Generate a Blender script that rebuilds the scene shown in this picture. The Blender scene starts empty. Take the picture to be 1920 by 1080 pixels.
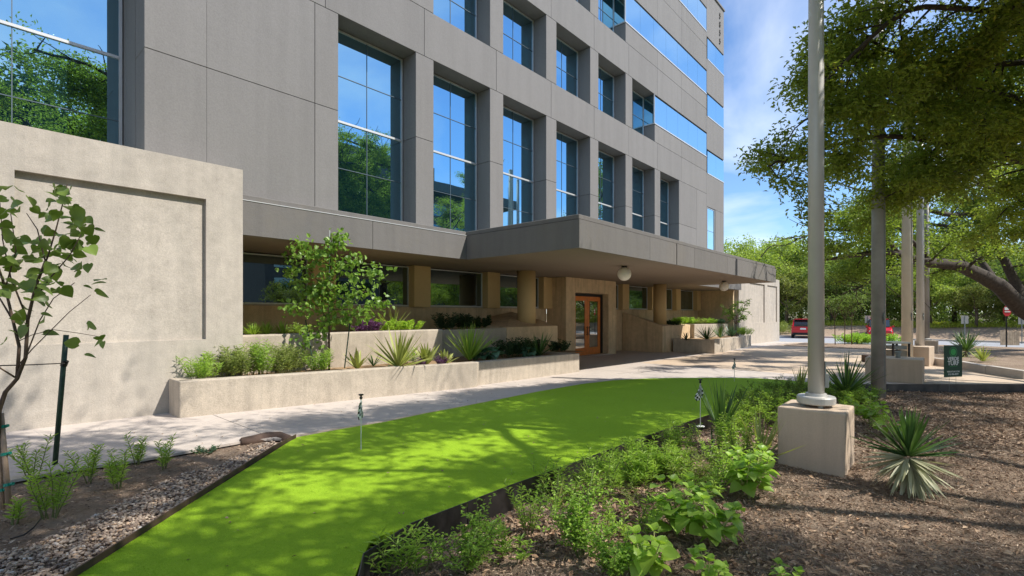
import bpy, bmesh, math, random
import numpy as np
from mathutils import Vector, Matrix, Quaternion

# ------------------------------------------------------------------ camera, sky, sun, exposure
SC = bpy.context.scene
COL = SC.collection
F = 931.0 / 1920.0
FWD = Vector((0.7483, 0.6634, 0)).normalized()
RGT = Vector((FWD.y, -FWD.x, 0))
EYE = 1.6
cam = bpy.data.cameras.new('camera'); camo = bpy.data.objects.new('camera', cam); COL.objects.link(camo)
cam.sensor_width = 36.0; cam.lens = 36.0 * F; cam.shift_y = 48.0 / 1920.0
cam.clip_start = 0.05; cam.clip_end = 3000
camo.location = (0, 0, EYE)
camo.rotation_euler = (math.radians(90), 0, -math.atan2(FWD.x, FWD.y))
SC.camera = camo

SUN = Vector((0.39, -0.74, 1.0)).normalized()
w = bpy.data.worlds.new("World"); SC.world = w; w.use_nodes = True
nt = w.node_tree; nt.nodes.clear()
def N(t, typ, **kw):
    n = t.nodes.new(typ)
    for k, v in kw.items(): setattr(n, k, v)
    return n
out = N(nt, 'ShaderNodeOutputWorld'); bg = N(nt, 'ShaderNodeBackground')
sky = N(nt, 'ShaderNodeTexSky', sky_type='NISHITA'); sky.sun_disc = False
sky.sun_elevation = math.asin(SUN.z); sky.sun_rotation = math.atan2(SUN.x, SUN.y)
sky.air_density = 1.0; sky.dust_density = 0.15; sky.ozone_density = 1.6
tc = N(nt, 'ShaderNodeTexCoord')
sep = N(nt, 'ShaderNodeSeparateXYZ'); nt.links.new(tc.outputs['Generated'], sep.inputs[0])
addz = N(nt, 'ShaderNodeMath', operation='ADD'); nt.links.new(sep.outputs[2], addz.inputs[0]); addz.inputs[1].default_value = 0.22
dvx = N(nt, 'ShaderNodeMath', operation='DIVIDE'); nt.links.new(sep.outputs[0], dvx.inputs[0]); nt.links.new(addz.outputs[0], dvx.inputs[1])
dvy = N(nt, 'ShaderNodeMath', operation='DIVIDE'); nt.links.new(sep.outputs[1], dvy.inputs[0]); nt.links.new(addz.outputs[0], dvy.inputs[1])
cmb = N(nt, 'ShaderNodeCombineXYZ'); nt.links.new(dvx.outputs[0], cmb.inputs[0]); nt.links.new(dvy.outputs[0], cmb.inputs[1])
cn = N(nt, 'ShaderNodeTexNoise'); cn.inputs['Scale'].default_value = 1.15; cn.inputs['Detail'].default_value = 7
cn.inputs['Roughness'].default_value = 0.52; cn.inputs['Distortion'].default_value = 0.35
mp = N(nt, 'ShaderNodeMapping'); mp.inputs['Location'].default_value = (4.69, 19.91, 9.41)
nt.links.new(cmb.outputs[0], mp.inputs[0]); nt.links.new(mp.outputs[0], cn.inputs['Vector'])
cr = N(nt, 'ShaderNodeValToRGB'); cr.color_ramp.elements[0].position = 0.45; cr.color_ramp.elements[1].position = 0.68
nt.links.new(cn.outputs['Fac'], cr.inputs[0])
mulc = N(nt, 'ShaderNodeMath', operation='MULTIPLY'); nt.links.new(cr.outputs[0], mulc.inputs[0]); mulc.inputs[1].default_value = 0.72
# slight lift so the camera sky reads as the clear mid blue of the photo
hs = N(nt, 'ShaderNodeMix', data_type='RGBA', blend_type='MULTIPLY'); hs.inputs[0].default_value = 1.0
nt.links.new(sky.outputs[0], hs.inputs[6]); hs.inputs[7].default_value = (0.82, 1.0, 1.20, 1)
mx = N(nt, 'ShaderNodeMix', data_type='RGBA'); nt.links.new(mulc.outputs[0], mx.inputs[0]); nt.links.new(hs.outputs[2], mx.inputs[6])
mx.inputs[7].default_value = (7.6, 8.0, 8.6, 1)
nt.links.new(mx.outputs[2], bg.inputs[0]); bg.inputs[1].default_value = 0.135
nt.links.new(bg.outputs[0], out.inputs[0])

sl = bpy.data.lights.new('sun', 'SUN'); sl.energy = 5.0; sl.angle = math.radians(0.55); sl.color = (1.0, 0.945, 0.86)
slo = bpy.data.objects.new('sun', sl); COL.objects.link(slo); slo.rotation_euler = SUN.to_track_quat('Z', 'Y').to_euler()
slo.location = SUN * 60
SC.view_settings.view_transform = 'Standard'; SC.view_settings.look = 'None'
SC.view_settings.exposure = 0.33; SC.view_settings.gamma = 1.0; SC.view_settings.use_curve_mapping = False
SC.cycles.max_bounces = 8; SC.cycles.transparent_max_bounces = 8; SC.cycles.diffuse_bounces = 5

# ------------------------------------------------------------------ helpers
def G(x):
    return -0.0127 * min(x, 46.0)
def ray(px, py):
    dx = (px - 960) / 931.0; dz = (588 - py) / 931.0
    d = FWD + RGT * dx; return Vector((d.x, d.y, dz))
def gp(px, py, off=0.0):
    """ground point (slope -0.0127 per metre of x, raised by off) that the photo shows at px, py"""
    d = ray(px, py); t = (EYE - off) / (-d.z - 0.0127 * d.x)
    return Vector((d.x * t, d.y * t, EYE + d.z * t))
def W(px, py, t):
    d = ray(px, py); return Vector((d.x * t, d.y * t, EYE + d.z * t))
def at(px, py, Y):
    d = ray(px, py); t = Y / d.y; return Vector((d.x * t, Y, EYE + d.z * t))

def tag(o, label=None, cat=None, group=None, kind=None):
    if label: o['label'] = label
    if cat: o['category'] = cat
    if group: o['group'] = group
    if kind: o['kind'] = kind
    return o
def empty(name, loc, label=None, cat=None, group=None, rz=0.0):
    o = bpy.data.objects.new(name, None); COL.objects.link(o); o.location = loc; o.rotation_euler = (0, 0, rz)
    o.empty_display_size = 0.1
    return tag(o, label, cat, group)

def mesh_from(name, V, Fq, mat=None, smooth=False, rnd=None):
    """V (n,3); Fq list of arrays (m,k) of equal-k faces"""
    me = bpy.data.meshes.new(name)
    V = np.asarray(V, dtype=np.float32)
    loops = np.concatenate([f.reshape(-1) for f in Fq]).astype(np.int32)
    tot = np.concatenate([np.full(len(f), f.shape[1], dtype=np.int32) for f in Fq])
    st = np.zeros(len(tot), dtype=np.int32); st[1:] = np.cumsum(tot)[:-1]
    me.vertices.add(len(V)); me.vertices.foreach_set('co', V.reshape(-1))
    me.loops.add(len(loops)); me.loops.foreach_set('vertex_index', loops)
    me.polygons.add(len(tot)); me.polygons.foreach_set('loop_start', st); me.polygons.foreach_set('loop_total', tot)
    me.polygons.foreach_set('use_smooth', np.full(len(tot), bool(smooth), dtype=bool))
    if rnd is not None:
        a = me.attributes.new('rnd', 'FLOAT', 'FACE'); a.data.foreach_set('value', np.asarray(rnd, dtype=np.float32))
    me.update(calc_edges=True)
    if mat: me.materials.append(mat)
    return me
def link(name, me, parent=None, loc=None):
    o = bpy.data.objects.new(name, me); COL.objects.link(o)
    if parent: o.parent = parent
    if loc is not None: o.location = loc
    return o

class MB:
    def __init__(s): s.v = []; s.f = {}; s.n = 0
    def add(s, V, Fs):
        V = np.asarray(V, dtype=float)
        for f in Fs:
            s.f.setdefault(len(f), []).append([i + s.n for i in f])
        s.v.append(V); s.n += len(V)
    def box(s, x0, x1, y0, y1, z0, z1):
        V = [(x0,y0,z0),(x1,y0,z0),(x1,y1,z0),(x0,y1,z0),(x0,y0,z1),(x1,y0,z1),(x1,y1,z1),(x0,y1,z1)]
        s.add(V, [(0,3,2,1),(4,5,6,7),(0,1,5,4),(1,2,6,5),(2,3,7,6),(3,0,4,7)]); return s
    def obox(s, c, ax, ay, hx, hy, z0, z1):
        c = Vector(c); ax = Vector(ax); ay = Vector(ay); V = []
        for z in (z0, z1):
            for (a, b) in ((-1,-1),(1,-1),(1,1),(-1,1)):
                p = c + ax * hx * a + ay * hy * b; V.append((p.x, p.y, z))
        s.add(V, [(0,3,2,1),(4,5,6,7),(0,1,5,4),(1,2,6,5),(2,3,7,6),(3,0,4,7)]); return s
    def prism(s, poly, z0, z1):
        """poly: list of (x,y) ccw; z0,z1 floats or functions of x,y"""
        f0 = z0 if callable(z0) else (lambda x, y: z0); f1 = z1 if callable(z1) else (lambda x, y: z1)
        n = len(poly); V = [(x, y, f0(x, y)) for x, y in poly] + [(x, y, f1(x, y)) for x, y in poly]
        Fs = [tuple(range(n-1, -1, -1)), tuple(range(n, 2*n))]
        for i in range(n):
            j = (i + 1) % n; Fs.append((i, j, n + j, n + i))
        s.add(V, Fs); return s
    def tube(s, P, R, n=6, cap=True):
        P = [Vector(p) for p in P]; V = []; m = len(P)
        if not hasattr(R, '__len__'): R = [R] * m
        prev = None
        for i, p in enumerate(P):
            d = (P[min(i+1, m-1)] - P[max(i-1, 0)]).normalized()
            if prev is None:
                a = d.cross(Vector((0, 0, 1)) if abs(d.z) < .9 else Vector((1, 0, 0))).normalized()
            else:
                a = (prev - d * prev.dot(d)).normalized()
            prev = a; b = d.cross(a)
            for k in range(n):
                t = 2 * math.pi * k / n; q = p + (a * math.cos(t) + b * math.sin(t)) * R[i]; V.append(tuple(q))
        Fs = []
        for i in range(m - 1):
            for k in range(n):
                k2 = (k + 1) % n; Fs.append((i*n+k, i*n+k2, (i+1)*n+k2, (i+1)*n+k))
        if cap: Fs.append(tuple(range(n-1, -1, -1))); Fs.append(tuple((m-1)*n + k for k in range(n)))
        s.add(V, Fs); return s
    def lathe(s, c, prof, n=20):
        V = []; c = Vector(c); m = len(prof)
        for r, z in prof:
            for k in range(n):
                t = 2*math.pi*k/n; V.append((c.x + r*math.cos(t), c.y + r*math.sin(t), c.z + z))
        Fs = []
        for i in range(m-1):
            for k in range(n):
                k2 = (k+1) % n; Fs.append((i*n+k, i*n+k2, (i+1)*n+k2, (i+1)*n+k))
        Fs.append(tuple(range(n-1,-1,-1))); Fs.append(tuple((m-1)*n+k for k in range(n)))
        s.add(V, Fs); return s
    def build(s, name, mat, parent=None, smooth=False, bevel=0, seg=2):
        V = np.concatenate(s.v)
        if parent is not None and parent.type == 'EMPTY' and parent.parent is None:
            pass
        me = mesh_from(name, V, [np.array(a) for a in s.f.values()], mat, smooth)
        o = link(name, me, parent)
        if parent is not None: o.matrix_parent_inverse = parent_inv(parent)
        if bevel:
            m = o.modifiers.new('bevel', 'BEVEL'); m.width = bevel; m.segments = seg; m.limit_method = 'ANGLE'; m.angle_limit = math.radians(40)
        return o
def parent_inv(p):
    M = Matrix.LocRotScale(p.location, p.rotation_euler, p.scale)
    if p.parent: M = p.parent_world @ M if hasattr(p, 'parent_world') else (Matrix.LocRotScale(p.parent.location, p.parent.rotation_euler, p.parent.scale) @ p.matrix_parent_inverse @ M)
    return M.inverted()
def adopt(o, parent):
    o.parent = parent; o.matrix_parent_inverse = parent_inv(parent); return o
def copy_tree(o, parent=None):
    c = o.copy(); COL.objects.link(c); c.parent = parent
    for ch in [x for x in COL.objects if x.parent == o]: copy_tree(ch, c)
    return c

# ------------------------------------------------------------------ materials
def new_mat(name):
    m = bpy.data.materials.new(name); m.use_nodes = True; t = m.node_tree
    return m, t, t.nodes['Principled BSDF']
def ramp(t, fac, stops):
    r = N(t, 'ShaderNodeValToRGB'); e = r.color_ramp.elements
    e[0].position, e[0].color = stops[0][0], (*stops[0][1], 1); e[1].position, e[1].color = stops[-1][0], (*stops[-1][1], 1)
    for p, c in stops[1:-1]:
        x = e.new(p); x.color = (*c, 1)
    t.links.new(fac, r.inputs[0]); return r.outputs[0]
def pos(t, scale=(1,1,1)):
    g = N(t, 'ShaderNodeNewGeometry'); m = N(t, 'ShaderNodeMapping'); m.inputs['Scale'].default_value = scale
    t.links.new(g.outputs['Position'], m.inputs[0]); return m.outputs[0]
def noise(t, vec, s, d=5, r=.55, dist=0):
    n = N(t, 'ShaderNodeTexNoise'); n.inputs['Scale'].default_value = s; n.inputs['Detail'].default_value = d
    n.inputs['Roughness'].default_value = r; n.inputs['Distortion'].default_value = dist; t.links.new(vec, n.inputs['Vector']); return n.outputs['Fac']
def mixc(t, fac, a, b, bt='MIX'):
    m = N(t, 'ShaderNodeMix', data_type='RGBA', blend_type=bt)
    if isinstance(fac, float): m.inputs[0].default_value = fac
    else: t.links.new(fac, m.inputs[0])
    for v, i in ((a, 6), (b, 7)):
        if isinstance(v, tuple): m.inputs[i].default_value = (*v, 1)
        else: t.links.new(v, m.inputs[i])
    return m.outputs[2]
def bump(t, b, h, strength, dist=.01, prev=None):
    n = N(t, 'ShaderNodeBump'); n.inputs['Strength'].default_value = strength; n.inputs['Distance'].default_value = dist
    t.links.new(h, n.inputs['Height'])
    if prev is not None: t.links.new(prev, n.inputs['Normal'])
    t.links.new(n.outputs[0], b.inputs['Normal']); return n.outputs[0]
def mscale(c, k): return tuple(min(1, x * k) for x in c)

def concrete(name, c, var=.16, grain=.5, streak=.0, pits=.5, stain=None, rough=.88, vs=(1,1,1)):
    m, t, b = new_mat(name); p = pos(t, vs)
    big = noise(t, p, .9, 6, .6, .4); mid = noise(t, p, 5, 6, .65); fine = noise(t, p, 60, 4, .6)
    col = ramp(t, big, [(.3, mscale(c, 1-var)), (.5, c), (.72, mscale(c, 1+var*.8))])
    col = mixc(t, .55, col, ramp(t, mid, [(.3, mscale(c, 1-var*1.1)), (.7, mscale(c, 1+var))]))
    col = mixc(t, .30*grain, col, ramp(t, fine, [(.35, mscale(c, .55)), (.65, mscale(c, 1.35))]))
    if stain:
        sn = noise(t, pos(t, (.8, .8, .25)), 1.6, 5, .6, .6)
        f = N(t, 'ShaderNodeMapRange'); f.inputs[1].default_value = .52; f.inputs[2].default_value = .74; f.inputs[4].default_value = .55
        t.links.new(sn, f.inputs[0]); col = mixc(t, f.outputs[0], col, stain)
    if pits:
        v = N(t, 'ShaderNodeTexVoronoi'); v.inputs['Scale'].default_value = 14; t.links.new(pos(t, (1, 1, 1.6)), v.inputs['Vector'])
        pm = N(t, 'ShaderNodeMapRange'); pm.inputs[1].default_value = .03; pm.inputs[2].default_value = .11; pm.inputs[3].default_value = 1; pm.inputs[4].default_value = 0
        t.links.new(v.outputs['Distance'], pm.inputs[0])
        gate = noise(t, p, 2.2, 3, .5); g2 = N(t, 'ShaderNodeMapRange'); g2.inputs[1].default_value = .5; g2.inputs[2].default_value = .62; t.links.new(gate, g2.inputs[0])
        mm = N(t, 'ShaderNodeMath', operation='MULTIPLY'); t.links.new(pm.outputs[0], mm.inputs[0]); t.links.new(g2.outputs[0], mm.inputs[1])
        m2 = N(t, 'ShaderNodeMath', operation='MULTIPLY'); t.links.new(mm.outputs[0], m2.inputs[0]); m2.inputs[1].default_value = pits
        col = mixc(t, m2.outputs[0], col, mscale(c, .42))
    t.links.new(col, b.inputs['Base Color']); b.inputs['Roughness'].default_value = rough
    b1 = bump(t, b, fine, .28 * grain, .01); bump(t, b, mid, .25, .03, b1)
    return m
def plain(name, c, rough=.6, metal=0.0, var=.08, s=8, bmp=.08, spec=.5):
    m, t, b = new_mat(name); p = pos(t); n = noise(t, p, s, 5, .6)
    t.links.new(ramp(t, n, [(.3, mscale(c, 1-var)), (.7, mscale(c, 1+var))]), b.inputs['Base Color'])
    b.inputs['Roughness'].default_value = rough; b.inputs['Metallic'].default_value = metal; b.inputs['Specular IOR Level'].default_value = spec
    if bmp: bump(t, b, noise(t, p, s * 8, 3, .6), bmp, .005)
    return m
def leafmat(name, dark, light, trans=.35, rough=.45, third=None, spec=.4):
    m, t, b = new_mat(name); a = N(t, 'ShaderNodeAttribute'); a.attribute_name = 'rnd'
    oi = N(t, 'ShaderNodeObjectInfo')
    ad = N(t, 'ShaderNodeMath', operation='ADD'); t.links.new(a.outputs['Fac'], ad.inputs[0]); t.links.new(oi.outputs['Random'], ad.inputs[1])
    fr = N(t, 'ShaderNodeMath', operation='FRACT'); t.links.new(ad.outputs[0], fr.inputs[0])
    st = [(0, dark), (.75, light)] + ([(.97, light), (1.0, third)] if third else [(1.0, mscale(light, 1.15))])
    col = ramp(t, fr.outputs[0], st)
    t.links.new(col, b.inputs['Base Color']); b.inputs['Roughness'].default_value = rough; b.inputs['Specular IOR Level'].default_value = spec
    tr = N(t, 'ShaderNodeBsdfTranslucent'); tcx = mixc(t, .6, col, (light[0]*1.4, light[1]*1.5, light[2]*.5), 'MIX'); t.links.new(tcx, tr.inputs[0])
    ms = N(t, 'ShaderNodeMixShader'); ms.inputs[0].default_value = trans
    t.links.new(b.outputs[0], ms.inputs[1]); t.links.new(tr.outputs[0], ms.inputs[2])
    t.links.new(ms.outputs[0], t.nodes['Material Output'].inputs['Surface']); return m
def chipmat(name, stops, rough=.9):
    m, t, b = new_mat(name); a = N(t, 'ShaderNodeAttribute'); a.attribute_name = 'rnd'
    t.links.new(ramp(t, a.outputs['Fac'], stops), b.inputs['Base Color']); b.inputs['Roughness'].default_value = rough; return m
def glassmat(name, tint, dark, refl=.6, wav=.02):
    """coated window glass: mirror layer over a dark tinted body"""
    m, t, b = new_mat(name)
    b.inputs['Base Color'].default_value = (*dark, 1); b.inputs['Roughness'].default_value = .05
    g = N(t, 'ShaderNodeBsdfGlossy'); g.inputs['Color'].default_value = (*tint, 1); g.inputs['Roughness'].default_value = .004
    ms = N(t, 'ShaderNodeMixShader'); lw = N(t, 'ShaderNodeLayerWeight'); lw.inputs[0].default_value = .35
    mr = N(t, 'ShaderNodeMapRange'); mr.inputs[3].default_value = refl; mr.inputs[4].default_value = min(1, refl + .3); t.links.new(lw.outputs['Fresnel'], mr.inputs[0])
    t.links.new(mr.outputs[0], ms.inputs[0]); t.links.new(b.outputs[0], ms.inputs[1]); t.links.new(g.outputs[0], ms.inputs[2])
    bn = N(t, 'ShaderNodeBump'); bn.inputs['Strength'].default_value = wav; bn.inputs['Distance'].default_value = .05
    t.links.new(noise(t, pos(t), .9, 1, .4), bn.inputs['Height']); t.links.new(bn.outputs[0], g.inputs['Normal'])
    t.links.new(ms.outputs[0], t.nodes['Material Output'].inputs['Surface']); return m

BEIGE = (.485, .432, .368)
M = {}
M['wall'] = concrete('board concrete', BEIGE, .27, .9, pits=.9, stain=(.38, .35, .305))
M['wall_warm'] = concrete('bush hammered concrete', (.70, .52, .32), .34, 1.6, pits=.9, stain=(.33, .24, .15))
M['planter'] = concrete('planter concrete', (.49, .42, .335), .34, 1.2, pits=.95, stain=(.36, .30, .24))
M['stucco'] = concrete('grey stucco', (.222, .213, .204), .035, .55, pits=0, rough=.95, vs=(.6, .6, .6))
M['fascia'] = concrete('canopy stucco', (.165, .156, .147), .05, .9, pits=0, stain=(.19, .17, .14))
M['soffit'] = concrete('soffit plaster', (.27, .215, .165), .05, .25, pits=0)
M['pilaster'] = concrete('tan paint', (.62, .43, .205), .05, .3, pits=0, rough=.7)
M['block'] = concrete('painted block', (.56, .44, .33), .06, .35, pits=.2, rough=.75)
M['paving'] = concrete('stamped paving', (.52, .455, .40), .11, .6, pits=.15, stain=(.40, .36, .33))
t_ = M['paving'].node_tree; b_ = t_.nodes['Principled BSDF']; vv = N(t_, 'ShaderNodeTexVoronoi'); vv.feature = 'DISTANCE_TO_EDGE'; vv.inputs['Scale'].default_value = 2.1
t_.links.new(pos(t_, (1, 1, 1)), vv.inputs['Vector']); mr_ = N(t_, 'ShaderNodeMapRange'); mr_.inputs[1].default_value = .0; mr_.inputs[2].default_value = .03; t_.links.new(vv.outputs['Distance'], mr_.inputs[0])
pl = b_.inputs['Normal'].links[0].from_socket; bump(t_, b_, mr_.outputs[0], .22, .02, pl)
pc = b_.inputs['Base Color'].links[0].from_socket; cc_ = mixc(t_, mr_.outputs[0], (.36, .33, .30), pc); cc2 = mixc(t_, .3, pc, cc_); t_.links.new(cc2, b_.inputs['Base Color'])
M['terracotta'] = concrete('tan paving', (.55, .43, .315), .12, .6, pits=.2, stain=(.45, .33, .24))
M['asphalt'] = concrete('asphalt', (.34, .35, .37), .1, .8, pits=0)
M['kerb'] = concrete('kerb concrete', (.5, .45, .4), .1, .6, pits=.1)
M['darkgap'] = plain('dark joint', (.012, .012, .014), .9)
M['steel'] = plain('weathered steel edging', (.075, .068, .066), .42, .55, .35, 3, .15)
M['rust'] = plain('rusty steel edging', (.085, .052, .036), .7, .15, .35, 6, .2)
M['rock'] = concrete('brown stone', (.10, .062, .045), .2, .8, pits=.2)
M['frame'] = plain('white window frame', (.62, .63, .63), .4, .3, .03)
M['glass'] = glassmat('mirror glass', (.44, .74, .90), (.002, .020, .038), .66)
M['mullion'] = plain('grey mullion', (.12, .16, .19), .4, .3, .03)
M['glass_band'] = glassmat('pale mirror glass', (.72, .90, .95), (.05, .12, .16), .78)
M['glass_dark'] = glassmat('dark glass', (.50, .68, .74), (.008, .014, .018), .32, .03)
M['glass_door'] = glassmat('door glass', (.75, .75, .70), (.03, .03, .025), .45, .03)
M['wood'] = plain('orange door wood', (.68, .20, .035), .38, 0, .16, 5, .1)
M['black'] = plain('black metal', (.012, .012, .013), .45, .2)
M['pole'] = plain('painted pole', (.52, .50, .465), .42, .15, .05, 3)
M['pole_grey'] = plain('aged grey pole', (.33, .31, .29), .55, .25, .22, 2, .15)
M['pole_cream'] = plain('cream pole', (.62, .54, .42), .5, .05, .07, 2)
M['galv'] = plain('grey box', (.22, .24, .23), .55, .2)
M['globe'] = plain('frosted globe', (.85, .80, .70), .35, 0, .01, 3, 0)
M['trunk'] = plain('oak bark', (.062, .049, .039), .95, 0, .45, 9, .9)
M['trunk_far'] = plain('grey bark', (.13, .105, .08), .95, 0, .3, 6, .6)
M['twig'] = plain('twig bark', (.10, .065, .045), .9, 0, .3, 20, .3)
M['stake'] = plain('bamboo stake', (.36, .25, .17), .8, 0, .2, 12, .2)
M['stake_green'] = plain('green steel stake', (.022, .052, .028), .5, .2, .25, 10)
M['tie'] = plain('green tie tape', (.01, .25, .17), .5)
M['signgreen'] = plain('sign dark green', (.006, .055, .028), .55, 0, .1, 4, 0)
M['signlogo'] = plain('logo green', (.03, .36, .08), .5, 0, .02, 4, 0)
M['white'] = plain('white print', (.75, .78, .76), .6, 0, .02, 4, 0)
M['red'] = plain('red paint', (.55, .012, .022), .25, 0, .03, 3, 0, .6)
M['redsign'] = plain('red sign', (.52, .03, .04), .45, 0, .03, 3, 0)
M['carglass'] = plain('car glass', (.02, .025, .03), .06, 0, .05, 2, 0, .8)
M['tyre'] = plain('tyre', (.015, .015, .016), .85)
M['rim'] = plain('wheel rim', (.35, .35, .36), .3, .8)
M['plank'] = plain('fence plank', (.40, .31, .22), .85, 0, .3, 4, .3)
M['signback'] = plain('sign back aluminium', (.33, .33, .31), .55, .3, .08, 4)
M['cup'] = plain('white cup', (.7, .7, .68), .5)
M['bin'] = plain('bin panel', (.25, .22, .17), .6)

def weather(m, amt, panel=0.0, sc=1.0):
    t = m.node_tree; b = t.nodes['Principled BSDF']; src = b.inputs['Base Color'].links[0].from_socket
    st = noise(t, pos(t, (3.2*sc, 3.2*sc, .22*sc)), 1.3, 5, .62, .3); f = N(t, 'ShaderNodeMapRange'); f.inputs[1].default_value = .42; f.inputs[2].default_value = .72; f.inputs[3].default_value = 1.0; f.inputs[4].default_value = 1-amt
    t.links.new(st, f.inputs[0]); v = f.outputs[0]
    if panel:
        oi = N(t, 'ShaderNodeObjectInfo'); f2 = N(t, 'ShaderNodeMapRange'); f2.inputs[3].default_value = 1-panel; f2.inputs[4].default_value = 1+panel; t.links.new(oi.outputs['Random'], f2.inputs[0])
        mm = N(t, 'ShaderNodeMath', operation='MULTIPLY'); t.links.new(v, mm.inputs[0]); t.links.new(f2.outputs[0], mm.inputs[1]); v = mm.outputs[0]
    vm = N(t, 'ShaderNodeVectorMath', operation='SCALE'); t.links.new(src, vm.inputs[0]); t.links.new(v, vm.inputs['Scale']); t.links.new(vm.outputs[0], b.inputs['Base Color'])
weather(M['stucco'], .10, .045, .8); weather(M['wall'], .14); weather(M['planter'], .20, 0, 1.6); weather(M['wall_warm'], .22, 0, 1.5); weather(M['fascia'], .12, .05); weather(M['block'], .12, 0, 2)
# turf
def turf_mat():
    m, t, b = new_mat('artificial turf'); p = pos(t)
    big = noise(t, p, 1.2, 4, .5); fine = noise(t, p, 170, 3, .7); mid = noise(t, p, 26, 4, .6)
    c = ramp(t, big, [(.3, (.275, .470, .020)), (.7, (.33, .54, .024))])
    c = mixc(t, .38, c, ramp(t, fine, [(.3, (.10, .24, .008)), (.7, (.50, .68, .05))]))
    c = mixc(t, .16, c, ramp(t, mid, [(.3, (.14, .30, .01)), (.7, (.42, .62, .04))]))
    t.links.new(c, b.inputs['Base Color']); b.inputs['Roughness'].default_value = .8; b.inputs['Specular IOR Level'].default_value = .15
    b1 = bump(t, b, fine, .6, .02); bump(t, b, mid, .3, .02, b1); return m
M['turf'] = turf_mat()
def soil_mat(name, a, c2, c3, sc=1.0):
    m, t, b = new_mat(name); p = pos(t)
    n1 = noise(t, p, 1.1*sc, 5, .6, .4); n2 = noise(t, p, 34*sc, 6, .75, 1.2); n3 = noise(t, pos(t, (1, 1.7, 1)), 90*sc, 3, .7, .8)
    c = ramp(t, n2, [(.28, mscale(a, .45)), (.45, a), (.6, c2), (.74, c3)])
    c = mixc(t, .4, c, ramp(t, n3, [(.35, mscale(a, .4)), (.55, c2), (.7, mscale(c3, 1.25))]))
    c = mixc(t, .35, c, ramp(t, n1, [(.35, mscale(a, .7)), (.65, mscale(c2, 1.1))]))
    t.links.new(c, b.inputs['Base Color']); b.inputs['Roughness'].default_value = .97; b.inputs['Specular IOR Level'].default_value = .15
    b1 = bump(t, b, n2, .9, .03); bump(t, b, n3, .7, .02, b1); return m
M['mulch'] = soil_mat('shredded mulch', (.24, .17, .12), (.44, .335, .25), (.60, .48, .37))
M['sandy'] = soil_mat('planter sand', (.34, .22, .12), (.50, .34, .20), (.58, .42, .27))
M['ground'] = soil_mat('bare ground', (.14, .12, .07), (.20, .18, .10), (.28, .24, .15), .3)
M['bank'] = soil_mat('dry bank', (.34, .25, .18), (.46, .35, .25), (.56, .44, .32), .25)
M['chips'] = chipmat('mulch chips', [(0, (.10, .062, .040)), (.35, (.26, .17, .115)), (.65, (.46, .33, .23)), (.9, (.62, .48, .36)), (1, (.72, .60, .48))])
M['litter'] = chipmat('dry leaves', [(0, (.16, .09, .05)), (.5, (.36, .24, .15)), (.9, (.52, .38, .26)), (1, (.60, .28, .12))])
M['gravel'] = chipmat('river gravel', [(0, (.13, .09, .07)), (.3, (.27, .195, .145)), (.6, (.40, .31, .235)), (.85, (.54, .44, .34)), (.95, (.56, .36, .21)), (1, (.55, .53, .50))], .7)
M['grassblade'] = leafmat('far grass', (.26, .32, .04), (.50, .56, .09), .3)
M['oak'] = leafmat('live oak leaves', (.105, .155, .035), (.31, .37, .07), .58, .42, (.60, .46, .06))
M['oak_dark'] = leafmat('shade oak leaves', (.10, .16, .035), (.27, .35, .07), .5, .45)
M['far1'] = leafmat('bright far leaves', (.18, .26, .05), (.40, .50, .11), .4, .55)
M['far2'] = leafmat('deep far leaves', (.085, .14, .035), (.20, .28, .07), .35, .55)
M['far3'] = leafmat('olive far leaves', (.14, .175, .045), (.29, .33, .09), .35, .55)
M['redbud'] = leafmat('redbud leaves', (.085, .14, .035), (.19, .27, .055), .38, .38)
M['redbud_sun'] = leafmat('young redbud leaves', (.10, .20, .03), (.24, .38, .07), .4, .4)
M['willow'] = leafmat('narrow bright leaves', (.17, .30, .04), (.38, .54, .10), .4, .45)
M['willow_pale'] = leafmat('narrow pale leaves', (.14, .20, .05), (.34, .40, .13), .4, .5)
M['broad'] = leafmat('broad bright leaves', (.17, .31, .04), (.36, .54, .09), .42, .42)
M['lime'] = leafmat('lime leaves', (.22, .36, .04), (.42, .60, .09), .42, .45)
M['darkleaf'] = leafmat('dark glossy leaves', (.018, .045, .018), (.05, .095, .035), .25, .4)
M['bluegreen'] = leafmat('blue green leaves', (.04, .10, .06), (.10, .20, .12), .25, .4)
M['purple'] = leafmat('purple leaves', (.06, .018, .075), (.17, .06, .19), .3, .4)
M['yucca'] = leafmat('yucca blades', (.035, .085, .025), (.11, .20, .05), .2, .38)
M['yucca_pale'] = leafmat('dry pale blades', (.26, .27, .16), (.46, .45, .30), .2, .5)
M['yucca_yel'] = leafmat('yellow edged blades', (.16, .20, .04), (.42, .46, .14), .25, .42)
M['stem'] = plain('green stem', (.14, .16, .05), .7)
M['petiole'] = plain('pale stem', (.38, .36, .14), .6)

# ------------------------------------------------------------------ plan polygons
TURF_TOP = [(555,822),(640,806),(720,793),(800,776),(870,763),(940,749),(1010,735),(1090,721),(1150,714),(1200,711),(1260,709.6),(1340,709),(1420,710),(1460,712.5),(1500,716.5),(1548,721)]
TURF_EDGE = [(1500,731),(1440,748),(1380,765),(1323,783),(1270,801),(1215,820),(1140,848),(1056,880),(960,914),(898,939),(800,977),(719,1007),(694,1017)]
tt = [gp(*p) for p in TURF_TOP]; te = [gp(*p) for p in TURF_EDGE]
near_r = [Vector((1.62, 2.72, 0)), Vector((1.1, 1.9, 0)), Vector((-.4, .2, 0))]
near_l = [Vector((-2.0, 1.62, 0)), gp(147, 1080)]
turf_poly = [(p.x, p.y) for p in tt + te + near_r + near_l]
SLAB_A = Vector((14.62, 2.38, 0)); SLAB_B = Vector((18.4, -1.39, 0)); SLAB_C = Vector((25.0, -8.1, 0))

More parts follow.
